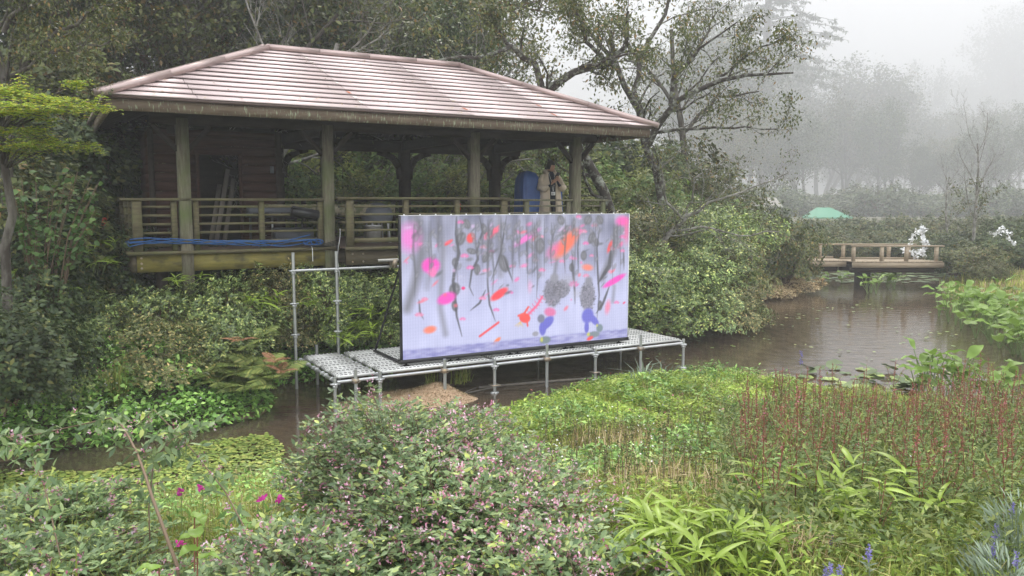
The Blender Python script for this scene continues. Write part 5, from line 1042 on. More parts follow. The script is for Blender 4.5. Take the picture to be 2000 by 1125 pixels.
for k in range(7):
    q = gp(1620 + k * 24, 552); arum(q, .4, 4, 'broad leaved plant seen below the deck of the footbridge', 'water plants behind the footbridge', .9)
for k in range(10):
    q = gp(U_(1790, 1900), U_(765, 790)); arum(q, U_(.5, .75), 6, 'yellowing broad leaved plant standing above the red loosestrife on the near bank', 'yellowing water plants on the near bank', .85)
for k in range(7):
    q = gp(U_(1920, 2010), U_(770, 800)); arum(q, U_(.35, .5), 5, 'wilting broad leaved plant at the right edge of the near bank', 'wilting water plants at the right edge', .8)

# ---- covers
def canopy(name, P, hf, L, W, m, lay=1, down=.15, up=2., fine=False, jit=.5, label=None, stem=None):
    g = ground(P); h = hf(P); z = g + h * (1 - jit * rng.random(len(P)) ** 1.5); pos = np.column_stack([P, z]); D = rdir(len(P)); D[:, 2] = D[:, 2] * .35 - down; l = L * (.6 + .7 * rng.random(len(P)))
    mb = MB().leaves(pos, D, rdir(len(P), up), l, l * W, .18, fine, .1)
    return solo(name, mb, m, None, None, kind='stuff')
def blades(name, P, h, m, w_=.006, bend=.5, base=None):
    n = len(P); g = ground(P) if base is None else base; a = rng.random(n) * 6.28; l = h * (.5 + .8 * rng.random(n)); d = np.column_stack([np.cos(a), np.sin(a), np.zeros(n)]); b_ = bend * rng.random(n); sd = np.column_stack([-np.sin(a), np.cos(a), np.zeros(n)]) * w_
    p0 = np.column_stack([P, g]); p1 = p0 + d * (l * b_ * .35)[:, None]; p1[:, 2] += l * .6; p2 = p0 + d * (l * b_)[:, None]; p2[:, 2] += l * (1 - .4 * b_)
    v = np.stack([p0 - sd, p0 + sd, p1 - sd * .8, p1 + sd * .8, p2], 1); i = np.arange(n)[:, None] * 5; return solo(name, MB().add(v.reshape(-1, 3), i + np.array([[0, 1, 3, 2]]), i + np.array([[2, 3, 4]])), m, None, None, kind='stuff')
def side(P): df_, dn_ = seg_dist(P, FAR), seg_dist(P, NEAR); return ~inside(P), df_, dn_
def far_ok(a, b): 
    def f(P): o, df_, dn_ = side(P); return o & (df_ < dn_) & (df_ > a) & (df_ < b)
    return f
# herbs of the left far bank
hh = lambda P: .34 + .16 * wob(P[:, 0], P[:, 1], 2.6) + .1 * wob(P[:, 0], P[:, 1], 7) + .0
P = scatter(60000, -9, -1.9, 7, 13.5, lambda P: far_ok(-.1, 1.75)(P) ); P = P[: 26000]
canopy('bank_herbs', P, lambda P: hh(P) * sst((seg_dist(P, FAR) + .1) / .5 + .25), .085, .6, M['leaf_herb'], fine=False, jit=.75)
P = scatter(5000, -9, -1.9, 7, 12, far_ok(0, 1.6)); P = P[:700]; canopy('herb_flowers', P, lambda P: hh(P) + .03, .025, .8, M['flower_white'], jit=.1)
P = scatter(3000, -9, -5.0, 7, 12, far_ok(.5, 1.9)); P = P[:220]; canopy('pink_flowers', P, lambda P: hh(P) + .1, .04, .8, M['flower_magenta'], jit=.2)
# leaf litter and low growth on the far bank and wood floor
P = scatter(60000, -14, 14, 9, 32, lambda P: far_ok(1.2, 40)(P) & (px_of(P, 1.)[0] > -100) & (px_of(P, 1.)[0] < 2100))
canopy('wood_floor_leaves', P[:38000], lambda P: .22 + .1 * wob(P[:, 0], P[:, 1], 2), .11, .5, M['leaf_forest'], jit=.9)
# near bank
nearP = lambda n, x0, x1, y0, y1, extra=lambda P: np.ones(len(P), bool): scatter(n, x0, x1, y0, y1, lambda P: (lambda s_: s_[0] & (s_[2] < s_[1]))(side(P)) & extra(P))
vis = lambda P: (lambda q: (q[0] > -80) & (q[0] < 2080) & (q[1] < 1400))(px_of(P, .6))
P = nearP(150000, -5, 9.5, 3.0, 13.8, lambda P: vis(P)); blades('near_grass', P[:62000], .2 * (.75 + .55 * wob(P[:62000, 0], P[:62000, 1], 3.7)), M['grass'], .0045, .9)
mound = lambda P: .15 + .13 * wob(P[:, 0], P[:, 1], 2.2) + .09 * wob(P[:, 0], P[:, 1], 6.3, 1) + .12 * np.exp(-((P[:, 0] - 1.2) ** 2 + (P[:, 1] - 9.8) ** 2) / 3.)
P = nearP(60000, -1, 4.2, 6.8, 13.8, lambda P: (P[:, 1] > 8.0 + .35 * P[:, 0]) & (wob(P[:, 0], P[:, 1], 2.3, 2) > -.9)); canopy('leafy_mound', P[:34000], mound, .06, .36, M['leaf_light'], jit=.6, down=-.25)
P = nearP(30000, .2, 5.2, 7.5, 13.6); blades('mound_grass', P[:14000], .24 * (.9 + .6 * wob(P[:14000, 0], P[:14000, 1], 2.9)), M['grass'], .005, .8)
P = nearP(40000, 12, 26, 12, 34, lambda P: px_of(P, .4)[0] < 2100); blades('right_bank_grass', P[:26000], .3, M['dry'], .014, 1.); P = nearP(40000, 9.6, 26, 12, 34, lambda P: (px_of(P, .4)[0] < 2100) & (wob(P[:, 0], P[:, 1], 1.1) > -.1)); blades('right_bank_green_grass', P[:22000], .4, M['grass'], .013, .8)
P = scatter(3000, 8, 14, 20, 34, far_ok(0, 1.5)); blades('reeds', P[:900], .5, M['grass'], .01, .6)
P = nearP(60000, -1, 5, 4.5, 12, lambda P: (wob(P[:, 0], P[:, 1], 2.7, 4) > .12) & (px_of(P, .6)[0] < 1560)); canopy('meadow_herbs', P[:9000], lambda P: .27 + .1 * wob(P[:, 0], P[:, 1], 5), .07, .34, M['leaf_herb'], jit=.7, down=-.2)
P = nearP(60000, -1, 5, 4.5, 12, lambda P: (wob(P[:, 0], P[:, 1], 2.1, 7) > .2) & (px_of(P, .6)[0] < 1560)); blades('meadow_dry_grass', P[:4500], .3, M['dry'], .003, 1.1)
P = nearP(40000, -5, -.8, 3.5, 8.5, lambda P: (px_of(P, .8)[0] > -60) & (wob(P[:, 0], P[:, 1], 3.1, 3) > -.2)); canopy('stream_bank_herbs', P[:5200], lambda P: .2 + .1 * wob(P[:, 0], P[:, 1], 4), .06, .36, M['leaf_herb'], jit=.8, down=-.2); blades('stream_bank_dry_grass', P[5200:8000], .22, M['dry'], .003, 1.2)
P = scatter(90000, -16, 24, -3, 14, lambda P: (lambda s_: s_[0] & (s_[2] < s_[1]))(side(P)) & ~vis(P) & (P[:, 1] > 1.2 - .0 * P[:, 0])); blades('outer_grass', P[:42000], .26, M['grass'], .007, .9); canopy('outer_herbs', P[42000:56000], lambda P: .3 + .1 * wob(P[:, 0], P[:, 1], 3), .08, .3, M['loose'], jit=.85, down=-.3)
# sand heap
P = np.array([(x, y) for y in np.linspace(10.2, 12.6, 50) for x in np.linspace(-3.4, .1, 70)]); i = np.arange(69)[None, :] + np.arange(49)[:, None] * 70
c = gp(800, 782); hp = lambda P: .17 * np.exp(-(np.abs(P[:, 0] - c[0] + .2) / 1.1) ** 3 - (np.abs(P[:, 1] - c[1] - .05 - .1 * P[:, 0]) / .5) ** 3) + .2 * np.exp(-(((P[:, 0] - c[0] - .45) / .5) ** 2 + ((P[:, 1] - c[1] - .1) / .3) ** 2)) - .11 + .045 * wob(P[:, 0] * 3.1, P[:, 1] * 3.7) + .012 * wob(P[:, 0] * 11, P[:, 1] * 9); zz = hp(P)
solo('sand_heap', MB().add(np.column_stack([P, zz]), np.stack([i, i + 1, i + 71, i + 70], -1).reshape(-1, 4)), mat('wet_sand', (.3, .19, .11), .95, noise=(38, (.52, .38, .25), .35, .65, (1, 1, 1)), bump=.8), None, None, smooth=True, kind='stuff')
P = np.column_stack([rng.normal(c[0], .7, 5000), rng.normal(c[1] + .05, .3, 5000)]); zz = hp(P); P, zz = P[zz > 0], zz[zz > 0]
solo('sand_pebbles', MB().leaves(np.column_stack([P, zz + .004]), rdir(len(P)), rdir(len(P), 2), .02, .016, .3), M['dry'], None, None, kind='stuff')
# floating poles
for k, (a, b, r_, lab) in enumerate((((935, 757), (1192, 736), .022, 'long pale pole floating under the scaffold stage'), ((868, 777), (1012, 748), .012, 'thin pale stick floating beside the sand heap'), ((905, 768), (930, 757), .01, 'short stick in the water next to the long pole'))):
    a, b = gp(*a, .02), gp(*b, .02); o = solo('floating_pole', MB().tube([(0, 0, 0), tuple((b - a) * .5 + [0, .03, 0]), tuple(b - a)], [r_, r_, r_ * .7], 8), M['timber'], lab, 'pole', tuple(a))

# ---- ferns
def frond(L, sd):
    r = np.random.default_rng(sd); t = np.linspace(0, 1, 10); R_ = np.column_stack([0 * t, L * t * .9, L * (.55 * t - .5 * t * t)]); mb = MB(); n = 17; ts = np.linspace(.15, .98, n); P_, D_, l_ = [], [], []
    for q in ts:
        c = np.array([0, L * q * .9, L * (.55 * q - .5 * q * q)])
        for s in (-1, 1): P_.append(c); D_.append((s, .35, -.12)); l_.append(L * .3 * math.sin(math.pi * (q * .86 + .1)) ** .9)
    mb.leaves(np.array(P_), np.array(D_, float), np.tile([0, 0, 1.], (len(P_), 1)) + r.normal(size=(len(P_), 3)) * .15, np.array(l_), np.array(l_) * .26, .1, True, .15); mb.tubes(R_[None], np.full((1, 10), .004), 3); return mb.mesh('frond')
FR_ = [frond(.55, 1), frond(.45, 2)]; FRd = [frond(.4, 3)]
def fern(q, label, group, n=9, m='fern', ms=FR_, sc_=1.):
    root = thing('fern', label, 'fern', tuple(q), U_(0, 6), group)
    for k in range(n): f = link('frond', ms[k % len(ms)], M[m], root); f.rotation_euler = (U_(-.1, .5), U_(-.2, .2), k * 6.28 / n + U_(-.2, .2)); f.scale = (sc_ * U_(.8, 1.15),) * 3
for k, (px, py) in enumerate(((420, 690), (470, 660), (500, 700), (440, 650), (380, 720), (530, 720), (480, 735), (425, 725), (500, 640), (460, 700))):
    p = PL(U_(.2, 2.1), -1.9); q = at(px, py + 25, 10.75 + (700 - py) * .010); fern(q, 'yellow green fern with arching fronds on the bank left of the scaffold', 'ferns on the bank left of the scaffold', 9)
for k, (px, py) in enumerate(((470, 672), (545, 712), (555, 730))): q = at(px, py, 10.6); fern(q + [0, -.1, .05], ('withered orange brown fern frond cluster among the green ferns', 'withered orange brown fern beside the scaffold corner post', 'withered brown fern at the foot of the scaffold corner post')[k], None, 4, 'brown_fern', FRd, .65)
# ---- dark bamboo grass on the bank
def blade_leaf(L, W, sd, bend=.35):
    v = []; n = 6
    for i in range(n + 1):
        t = i / n; w_ = W * (math.sin(math.pi * (t * .92 + .06)) ** .7) * (1 - .3 * t); z = L * (.12 * t - bend * t * t)
        for s in (-1, 0, 1): v.append((s * w_ / 2, L * t, z + abs(s) * w_ * .2))
    return MB().add(v, [(i * 3 + j, i * 3 + j + 1, i * 3 + j + 4, i * 3 + j + 3) for i in range(n) for j in range(2)]).mesh('leaf', True)
SL_ = [blade_leaf(.2, .038, 1), blade_leaf(.25, .042, 2, .5), blade_leaf(.16, .03, 3, .2)]
culm = MB().tube([(0, 0, 0), (.03, 0, .2), (.08, 0, .4)], [.004, .0035, .002], 5, False).mesh('culm')
def sasa(q, label, group, n, R_, h, m, sc_=1., cat='bamboo grass', per=5):
    root = thing('bamboo_grass', label, cat, tuple(q), 0, group)
    for k in range(n):
        a, r_ = U_(0, 6.28), R_ * math.sqrt(_r()); x, y = r_ * math.cos(a), r_ * math.sin(a); hk = h * U_(.6, 1.1) * (1 - .3 * r_ / R_); c = link('culm', culm, M['stem_green'], root); c.location = (x, y, 0); c.scale = (1, 1, hk / .4); c.rotation_euler.z = a
        tx, ty = x + .08 * math.cos(a), y + .08 * math.sin(a)
        for j in range(per): l = link('leaf', SL_[random.randrange(3)], M[m], root); l.location = (tx, ty, hk - .012 * j); l.rotation_euler = (U_(-.1, .75), U_(-.5, .5), U_(0, 6.28) if per < 6 else a + j * 1.25); l.scale = (sc_ * U_(.75, 1.1),) * 3
sasa(at(1350, 1100, 3.5) * [1, 1, 0] + [0, 0, 1.08], 'bright yellow green bamboo grass clump in the foreground below the grass mound', None, 44, .33, .32, 'sasa', .82)
sasa(at(1440, 1120, 3.7) * [1, 1, 0] + [0, 0, 1.08], 'bright green bamboo grass clump right beside the brightest one in the foreground', None, 16, .2, .26, 'sasa', .75)
sasa(at(1700, 1040, 4.3) * [1, 1, 0] + [0, 0, 1.02], 'dark green bamboo grass clump at the foot of the loosestrife', None, 14, .28, .34, 'leaf_herb', .9)
sasa(at(1560, 1040, 4.3) * [1, 1, 0] + [0, 0, 1.02], 'small green bamboo grass tuft with one upright leaf left of the dark clump', None, 8, .25, .34, 'leaf_herb', .9)
for k, (px, py, Y) in enumerate(((700, 600, 12.8), (735, 640, 12.6), (690, 640, 12.5), (40, 600, 10.6), (90, 560, 11), (20, 540, 10.8), (150, 500, 11.6), (60, 640, 10.3), (560, 580, 12.2), (1260, 590, 15.4), (200, 470, 12.3))):
    q = at(px, py, Y); sasa(q - [0, 0, .3], 'dark bamboo grass with long pointed leaves between the shrubs of the far bank', 'dark bamboo grass on the far bank', 11, .35, .4, 'sasa_dark', 1.15)
for k, (px, py, Y) in enumerate(((370, 540, 11.6), (470, 585, 11.5))): q = at(px, py, Y); sasa(q - [0, 0, .15], ('pale withered bamboo grass tuft under the left end of the deck', 'pale withered bamboo grass tuft among the shrubs above the ferns')[k], None, 6, .15, .2, 'dry', .9)
# pale striped iris leaves at the water edge
def tuft(name, label, cat, q, n, h, wd, m, bend=.9):
    P = np.zeros((n, 2)) + rng.normal(size=(n, 2)) * .05; o = blades(name, P, h, M[m], wd, bend, np.zeros(n)); del o['kind']; o.location = tuple(q); tag(o, label, cat); return o
q = gp(1250, 765, .15); tuft('striped_grass', 'tuft of pale arching striped leaves at the water edge left of the mound', 'grass tuft', (q[0], q[1], gz(q[0], q[1])), 40, .5, .011, 'silver', 1.3)
q = gp(1300, 745, .15); tuft('striped_grass', 'smaller tuft of pale arching leaves right of the first at the water edge', 'grass tuft', (q[0], q[1], gz(q[0], q[1])), 30, .45, .01, 'silver', 1.3)
q = at(230, 790, 9.8); tuft('grass_tuft', 'tuft of long thin arching grass among the herbs on the far bank', 'grass tuft', (q[0], q[1], gz(q[0], q[1]) + .1), 120, .6, .004, 'grass', 1.2)
for k, (px, py) in enumerate(((905, 745), (895, 750), (840, 760))): q = gp(px, py, .1); tuft('grass_tuft', ('grass tuft at the back of the sand heap under the stage', 'second grass tuft on the sand heap', 'small grass tuft on top of the sand heap')[k], 'grass tuft', q, 50, .28, .005, 'grass', 1.)
q = at(1560, 1080, 3.6); tuft('withered_grass', 'withered tan grass tuft in the foreground right of the bamboo grass', 'grass tuft', (q[0], q[1], 1.12), 110, .25, .002, 'dry', 1.5)

# ---- loosestrife
LO = []
for k in range(5):
    r = np.random.default_rng(50 + k); h = (.72, .62, .8, .68, .58)[k]; bx_, by_ = r.normal(size=2) * .05; ctr = lambda t: np.column_stack([bx_ * t * t, by_ * t * t, h * t])
    root = thing('loosestrife', 'x', 'flower'); tt = np.linspace(0, 1, 6); part('stem', MB().tube(ctr(tt), np.linspace(.0045, .002, 6), 5, False), M['stem_red'], root)
    n_l = 60; t = np.sort(r.random(n_l)) * .72; c = ctr(t); a = np.arange(n_l) * 2.4; D = np.column_stack([np.cos(a), np.sin(a), .35 + 0 * a]); br_t = MB().leaves(c, D, np.column_stack([0 * a, 0 * a, 1 + 0 * a]) - D * .3, .075 * (1.1 - t) + .02, (.075 * (1.1 - t) + .02) * .24, .1, True, .3)
    sh = []
    for j in range(5):
        t_ = r.uniform(.35, .7); c0 = ctr(np.array([t_]))[0]; a_ = r.random() * 6.28; e = c0 + np.array([math.cos(a_) * .09, math.sin(a_) * .09, .2 * r.uniform(.7, 1.2)]); sh.append((c0, e)); m = 12; f = r.random(m)[:, None]; br_t.leaves(c0 * (1 - f) + e * f, unit(r.normal(size=(m, 3)) + [0, 0, .5]), rdir(m, 2), .04, .011, .1)
    part('leaves', br_t, M['loose'], root); st_ = MB()
    for c0, e in sh: st_.tube([c0, (c0 + e) / 2 + [0, 0, -.02], e], .0018, 3, False)
    part('side_stems', st_, M['stem_red'], root); fl_ = MB(); m = (46, 30, 52, 22, 34)[k]; t = .7 + .3 * r.random(m); c = ctr(t); fl_.leaves(c + r.normal(size=(m, 3)) * .004, unit(r.normal(size=(m, 3)) + [0, 0, .3]), rdir(m), .015, .008, .2)
    for c0, e in sh: f = .5 + .5 * r.random(14)[:, None]; fl_.leaves(c0 * (1 - f) + e * f, unit(r.normal(size=(14, 3))), rdir(14), .011, .007, .2)
    part('flower_spike', fl_, M['flower_red'], root)['kind'] = 'stuff'; LO.append(root)
gL = 'red loosestrife stems on the near bank'
k = 0
while k < 285:
    x, y = U_(.9, 6.6), U_(3.9, 9.6); q = px_of(np.array([[x, y]]), .9)
    if not (1440 + max(0, 900 - q[1][0]) * .0 < q[0][0] < 2060) or inside(np.array([(x, y)]))[0] or (q[0][0] < 1520 and y > 8.2): continue
    place(LO[k % 5], (x, y, gz(x, y) - .03), U_(0, 6), U_(.62, 1.15), 'tall slender loosestrife stem with reddish seed spike on the near bank', gL); k += 1
for k, (px, py, Y) in enumerate(((1855, 880, 6), (1440, 885, 6), (1272, 925, 6.2), (1570, 820, 7.5))):
    q = at(px, py, Y); m = 22; root = thing('pink_flower', ('single magenta loosestrife flower above the green leaves at the right', 'magenta flower at the left edge of the loosestrife', 'lone purple flower head in the middle of the grass', 'magenta flower head among the loosestrife spikes')[k], 'flower', (q[0], q[1], gz(q[0], q[1]))); hz_ = q[2] - gz(q[0], q[1])
    part('stem', MB().tube([(0, 0, 0), (.01, 0, hz_)], .002, 4), M['stem_green'], root); part('petals', MB().leaves(np.array([0, 0, hz_]) + rng.normal(size=(m, 3)) * [.012, .012, .02], rdir(m), rdir(m), .022, .014, .2), M['flower_magenta'], root)
# low leafy growth under the loosestrife
P = nearP(60000, .8, 6.8, 3.4, 9.5, lambda P: (px_of(P, .9)[0] > 1400) & (px_of(P, .9)[0] < 2080)); canopy('loosestrife_undergrowth', P[:24000], lambda P: .32 + .1 * wob(P[:, 0], P[:, 1], 3), .06, .28, M['loose'], jit=.85, down=-.4)
P = nearP(60000, -.2, 3, 4.5, 8.5, lambda P: (px_of(P, .9)[0] > 1050) & (px_of(P, .9)[0] < 1500)); P = P[:1500]; n_ = len(P); g = ground(P); e = rng.normal(size=(n_, 2)) * .05; hgt = .25 + .3 * rng.random(n_)
pth = np.stack([np.column_stack([P, g]), np.column_stack([P + e * .4, g + hgt * .6]), np.column_stack([P + e, g + hgt])], 1); wd_ = MB().tubes(pth[:300], np.tile([.0022, .0018, .001], (300, 1)), 3)
solo('brown_weed_stems', wd_, M['stem_brown'], None, None, kind='stuff'); tt = rng.random((5000, 1)); ix = rng.integers(0, 300, 5000); pos = pth[ix, 1] * (1 - tt) + pth[ix, 2] * tt; solo('brown_weed_leaves', MB().leaves(pos, rdir(5000, .3), rdir(5000), .02, .008, .1), M['leaf_olive'], None, None, kind='stuff')
P = nearP(9000, -.5, 3.4, 5, 9.5); canopy('tiny_white_flowers', P[:260], lambda P: .3 + 0 * P[:, 0], .02, .8, M['flower_white'], jit=.2)
P = nearP(9000, -.5, 3.4, 8, 12); canopy('dark_seed_heads', P[:40], lambda P: .42 + 0 * P[:, 0], .035, .6, M['flower_red'], jit=.1)
P = nearP(60000, .3, 4.2, 2.7, 5, lambda P: (px_of(P, 1.2)[0] > 1150) & (px_of(P, 1.2)[0] < 2080)); canopy('foreground_herbs', P[:9000], lambda P: .2 + .08 * wob(P[:, 0], P[:, 1], 4), .05, .3, M['leaf_light'], jit=.9, down=-.2)
P = nearP(60000, -3.2, 4.2, 2.5, 5.2, lambda P: (px_of(P, 1.2)[0] > -60) & (px_of(P, 1.2)[0] < 2060)); blades('foreground_grass', P[:16000], .24, M['grass'], .003, 1.)

# ---- blue veronica with silver leaves
for k, (px, py, Y) in enumerate(((1697, 1075, 3.3), (1622, 1112, 3.2), (1640, 1115, 3.2), (1626, 1050, 3.9), (1945, 1035, 3.6), (1940, 1072, 3.4), (1978, 992, 3.8), (1612, 1118, 3.1), (1565, 698, 9.2), (1985, 1090, 3.1))):
    q = at(px, py, Y); g = gz(q[0], q[1]); hz_ = q[2] - g; root = thing('veronica', ('blue spike of veronica with one long tip in the middle foreground', 'blue veronica spike at the bottom edge, left one of the low pair', 'blue veronica spike at the bottom edge, right one of the low pair', 'small blue veronica spike above the low pair', 'blue veronica spike in front of the silver leaves at the right', 'lower blue veronica spike at the edge of the silver leaves', 'topmost blue veronica spike at the right edge', 'leftmost blue veronica bud at the bottom edge', 'tall blue flower spike standing alone against the pond', 'silver stemmed veronica at the bottom right corner')[k], 'flower', (q[0], q[1], g))
    part('stem', MB().tube([(0, 0, 0), (.01, 0, hz_ * .5), (0, 0, hz_)], .0022, 5), M['stem_green'] if k == 8 else M['silver'], root); m = 70; t = rng.random(m); part('flower_spike', MB().leaves(np.column_stack([rng.normal(size=m) * .004, rng.normal(size=m) * .004, hz_ - .005 + (t - .5) * (.07 if k != 8 else .16)]), rdir(m, .2), rdir(m), .014 * (1.25 - t) if k != 8 else .03, .007, .2), M['flower_blue'], root)
    m = 30; t = rng.random(m) * .8; a = rng.random(m) * 6.28; part('leaves', MB().leaves(np.column_stack([0 * t, 0 * t, hz_ * t]), np.column_stack([np.cos(a), np.sin(a), .6 + 0 * a]), rdir(m, 2), .045, .008, .1, True, .2), M['silver'], root)
for k, (px, Y) in enumerate(((1975, 3.2), (1995, 3.6), (1680, 3.15), (1955, 3.4))):
    q = at(px, 1110, Y); g = gz(q[0], q[1]); m = 260; t = rng.random(m); a = rng.random(m) * 6.28; r_ = .16 * np.sqrt(rng.random(m)); hh_ = (.26, .36, .1, .22)[k]
    root = thing('silver_plant', ('silver leaved plant at the bottom right corner', 'taller silver leaved plant at the right edge', 'small silver leaved tuft at the bottom edge', 'silver leaved plant left of the corner one')[k], 'plant', (q[0], q[1], g))
    part('leaves', MB().leaves(np.column_stack([r_ * np.cos(a), r_ * np.sin(a), hh_ * t]), np.column_stack([np.cos(a), np.sin(a), 1.1 + 0 * a]), rdir(m, 1), .07, .009, .1, True, .2), M['silver'], root); part('stems', MB().tubes(np.stack([np.column_stack([r_[:40] * .5 * np.cos(a[:40]), r_[:40] * .5 * np.sin(a[:40]), 0 * t[:40]]), np.column_stack([r_[:40] * np.cos(a[:40]), r_[:40] * np.sin(a[:40]), hh_ + 0 * t[:40]])], 1), np.full((40, 2), .0018), 3), M['silver'], root)

# ---- bush clover of the foreground
def clover(name, label, ells, nst, seed, pink=1., up_bias=.5, leafL=.037):
    global rng
    c0 = np.array(ells[0][0]); base = np.array([c0[0], c0[1], gz(c0[0], c0[1])]); root = thing(name, label, 'shrub', tuple(base)); r = np.random.default_rng(seed)
    tubes = []; lp, ld, ln = [], [], []; fp = []; vol = np.array([e[1][0] * e[1][1] for e in ells]); vol = vol / vol.sum()
    for k in range(nst):
        e = ells[r.choice(len(ells), p=vol)]; d = unit(r.normal(size=3)); d[2] = abs(d[2]) + .1; d = unit(d); rad = 1 - .35 * r.random() ** 1.6
        tip = np.array(e[0]) + d * rad * np.array(e[1]) * (1 + .12 * math.sin(5 * d[0] + 3 * d[1] + seed)) - base
        st = np.array([e[0][0] + r.normal() * .12, e[0][1] + r.normal() * .12, base[2]]) - base
        mid = st * .35 + tip * .65 + [0, 0, .16 * np.linalg.norm(tip - st)]
        t = np.linspace(0, 1, 7)[:, None]; P = st * (1 - t) ** 2 + 2 * mid * t * (1 - t) + tip * t * t; tubes.append(P)
        n = 11; tt = .38 + .62 * (np.arange(n) + r.random(n)) / n; tt = tt[:, None]; Q = st * (1 - tt) ** 2 + 2 * mid * tt * (1 - tt) + tip * tt * tt
        tang = unit(2 * (mid - st) * (1 - tt) + 2 * (tip - mid) * tt); o = unit(np.cross(tang, r.normal(size=(n, 3)))); o[:, 2] = np.abs(o[:, 2]) * .6; pet = Q + o * .03
        for j in range(n):
            ax = unit(o[j] + tang[j] * .5); sdv = unit(np.cross(ax, [0, 0, 1]) + r.normal(size=3) * .2)
            for a_ in (0, 1, -1): lp.append(pet[j] + (0 if a_ == 0 else -.006) * ax); ld.append(ax * (1 if a_ == 0 else .45) + sdv * a_ * .9); ln.append(np.array([0, 0, 1.]) + r.normal(size=3) * .35)
        pk = pink(tip + base) if callable(pink) else pink
        if r.random() < pk * .62:
            for j in range(r.integers(2, 6)):
                q = Q[-1 - j % 5] + r.normal(size=3) * .025 + [0, 0, .02]; 
                for _ in range(4): fp.append(q + r.normal(size=3) * .007)
    T_ = np.array(tubes); part('stems', MB().tubes(T_, np.tile(np.linspace(.0035, .001, 7), (len(T_), 1)), 4), M['stem_brown'], root)
    lp, ld, ln = np.array(lp), np.array(ld), np.array(ln); l = leafL * (.65 + .6 * r.random(len(lp))); part('foliage', MB().leaves(lp, ld, ln, l, l * .52, .14, True, .08), M['leaf_lesp'], root)
    if len(fp): fp = np.array(fp); part('flowers', MB().leaves(fp, rdir(len(fp), -.3), rdir(len(fp)), .019, .01, .3), M['flower_pink'], root)['kind'] = 'stuff'
    return root
clover('bush_clover', 'large bush clover with grey green leaves and pink flowers in the middle foreground', [((-.62, 4.4, 1.15), (.8, .8, .6)), ((-.3, 3.8, 1.12), (.85, .85, .5)), ((.1, 3.2, 1.1), (.6, .55, .37)), ((-.75, 3.2, 1.1), (.75, .6, .36))], 1750, 3, lambda p: .45 + .5 * float(p[0] > -.35))
clover('bush_clover', 'looser bush clover with pale pink flowers in the left foreground', [((-2.0, 3.4, 1.02), (.75, .55, .34)), ((-1.6, 2.9, 1.05), (.7, .5, .3)), ((-1.5, 3.3, 1.0), (.55, .45, .2)), ((-2.35, 4.1, 1.0), (.5, .45, .34)), ((-2.6, 3.2, 1.0), (.5, .5, .4))], 950, 4, .35)
clover('bush_clover', 'low bush clover sprays at the bottom edge between the two larger ones', [((-1.05, 2.9, 1.08), (.7, .4, .3))], 260, 6, .3)
# the long arching stems in front of the stream
for k, (pts, lab) in enumerate((([(350, 1115, 3.2), (300, 980, 3.4), (275, 900, 3.6), (245, 840, 3.8), (225, 815, 3.9), (200, 820, 4), (110, 840, 4.1), (20, 860, 4.2)], 'bent brown stem arching left over the stream in the left foreground'), ([(290, 1000, 3.6), (300, 900, 3.7), (340, 855, 3.8), (400, 830, 3.9)], 'leafy side stem leaning right over the stream'), ([(520, 1110, 3.3), (440, 960, 3.6), (360, 860, 4.), (300, 800, 4.3), (250, 850, 4.4)], 'long thin flowering stem crossing in front of the floating weed'), ([(120, 1100, 3.3), (90, 960, 3.6), (60, 880, 3.9), (10, 850, 4)], 'leafy clover stem at the left edge'))):
    W_ = np.array([at(*q) for q in pts]); b = W_[0].copy(); b[2] = gz(b[0], b[1]); W_ = np.vstack([b, W_]) - b; m = 16; tt = np.linspace(0, len(W_) - 1.001, m); i_ = tt.astype(int); Q = W_[i_] + (W_[i_ + 1] - W_[i_]) * (tt - i_)[:, None]
    root = thing('clover_stem', lab, 'stem', tuple(b)); part('stem', MB().tube(Q, np.linspace(.009 if k == 0 else .004, .002, m), 5), M['stem_brown'], root); n = 46; tt = (.35 + .65 * rng.random(n)) * (m - 1.01); i_ = tt.astype(int); q = Q[i_] + (Q[i_ + 1] - Q[i_]) * (tt - i_)[:, None]
    q3 = np.repeat(q + rng.normal(size=q.shape) * .04, 3, 0); D = rdir(len(q3)); D[:, 2] -= .2; part('foliage', MB().leaves(q3, D, rdir(len(q3), 2), .05 + .02 * rng.random(len(q3)), .025, .12, True, .1), M['leaf_lesp'], root)
    fq = np.repeat(q[:16] + rng.normal(size=(16, 3)) * .03, 5, 0); part('flowers', MB().leaves(fq + rng.normal(size=fq.shape) * .008, rdir(len(fq)), rdir(len(fq)), .016, .009, .3), M['flower_pink'], root)
    if k == 0:
        for (px, py, Y, a) in ((55, 875, 3.9, .3), (80, 865, 3.9, 2.5)): l = link('leaf', LV[1], M['leaf_light'], root); l.location = tuple(at(px, py, Y) - b); l.rotation_euler = (.1, .2, a); l.scale = (.35, .45, .35)
for k, (px, py, Y) in enumerate(((510, 975, 3.5), (545, 975, 3.5), (350, 962, 3.7), (392, 952, 3.8), (352, 1062, 3.1))):
    q = at(px, py, Y); g = gz(q[0], q[1]); root = thing('magenta_flower', ('magenta tubular flower at the left side of the big bush clover', 'magenta tubular flower just right of its twin at the bush clover', 'long magenta flower over the grass by the stream', 'small magenta flower right of the long one', 'magenta flower low in the left foreground')[k], 'flower', (q[0], q[1], g)); h = q[2] - g
    part('stem', MB().tube([(0, 0, 0), (.01, 0, h)], .0016, 4), M['stem_green'], root); m = 9; part('petals', MB().leaves(np.array([0, 0, h]) + rng.normal(size=(m, 3)) * .006, rdir(m), rdir(m), .024, .018, .3, True, .2), M['flower_magenta'], root)
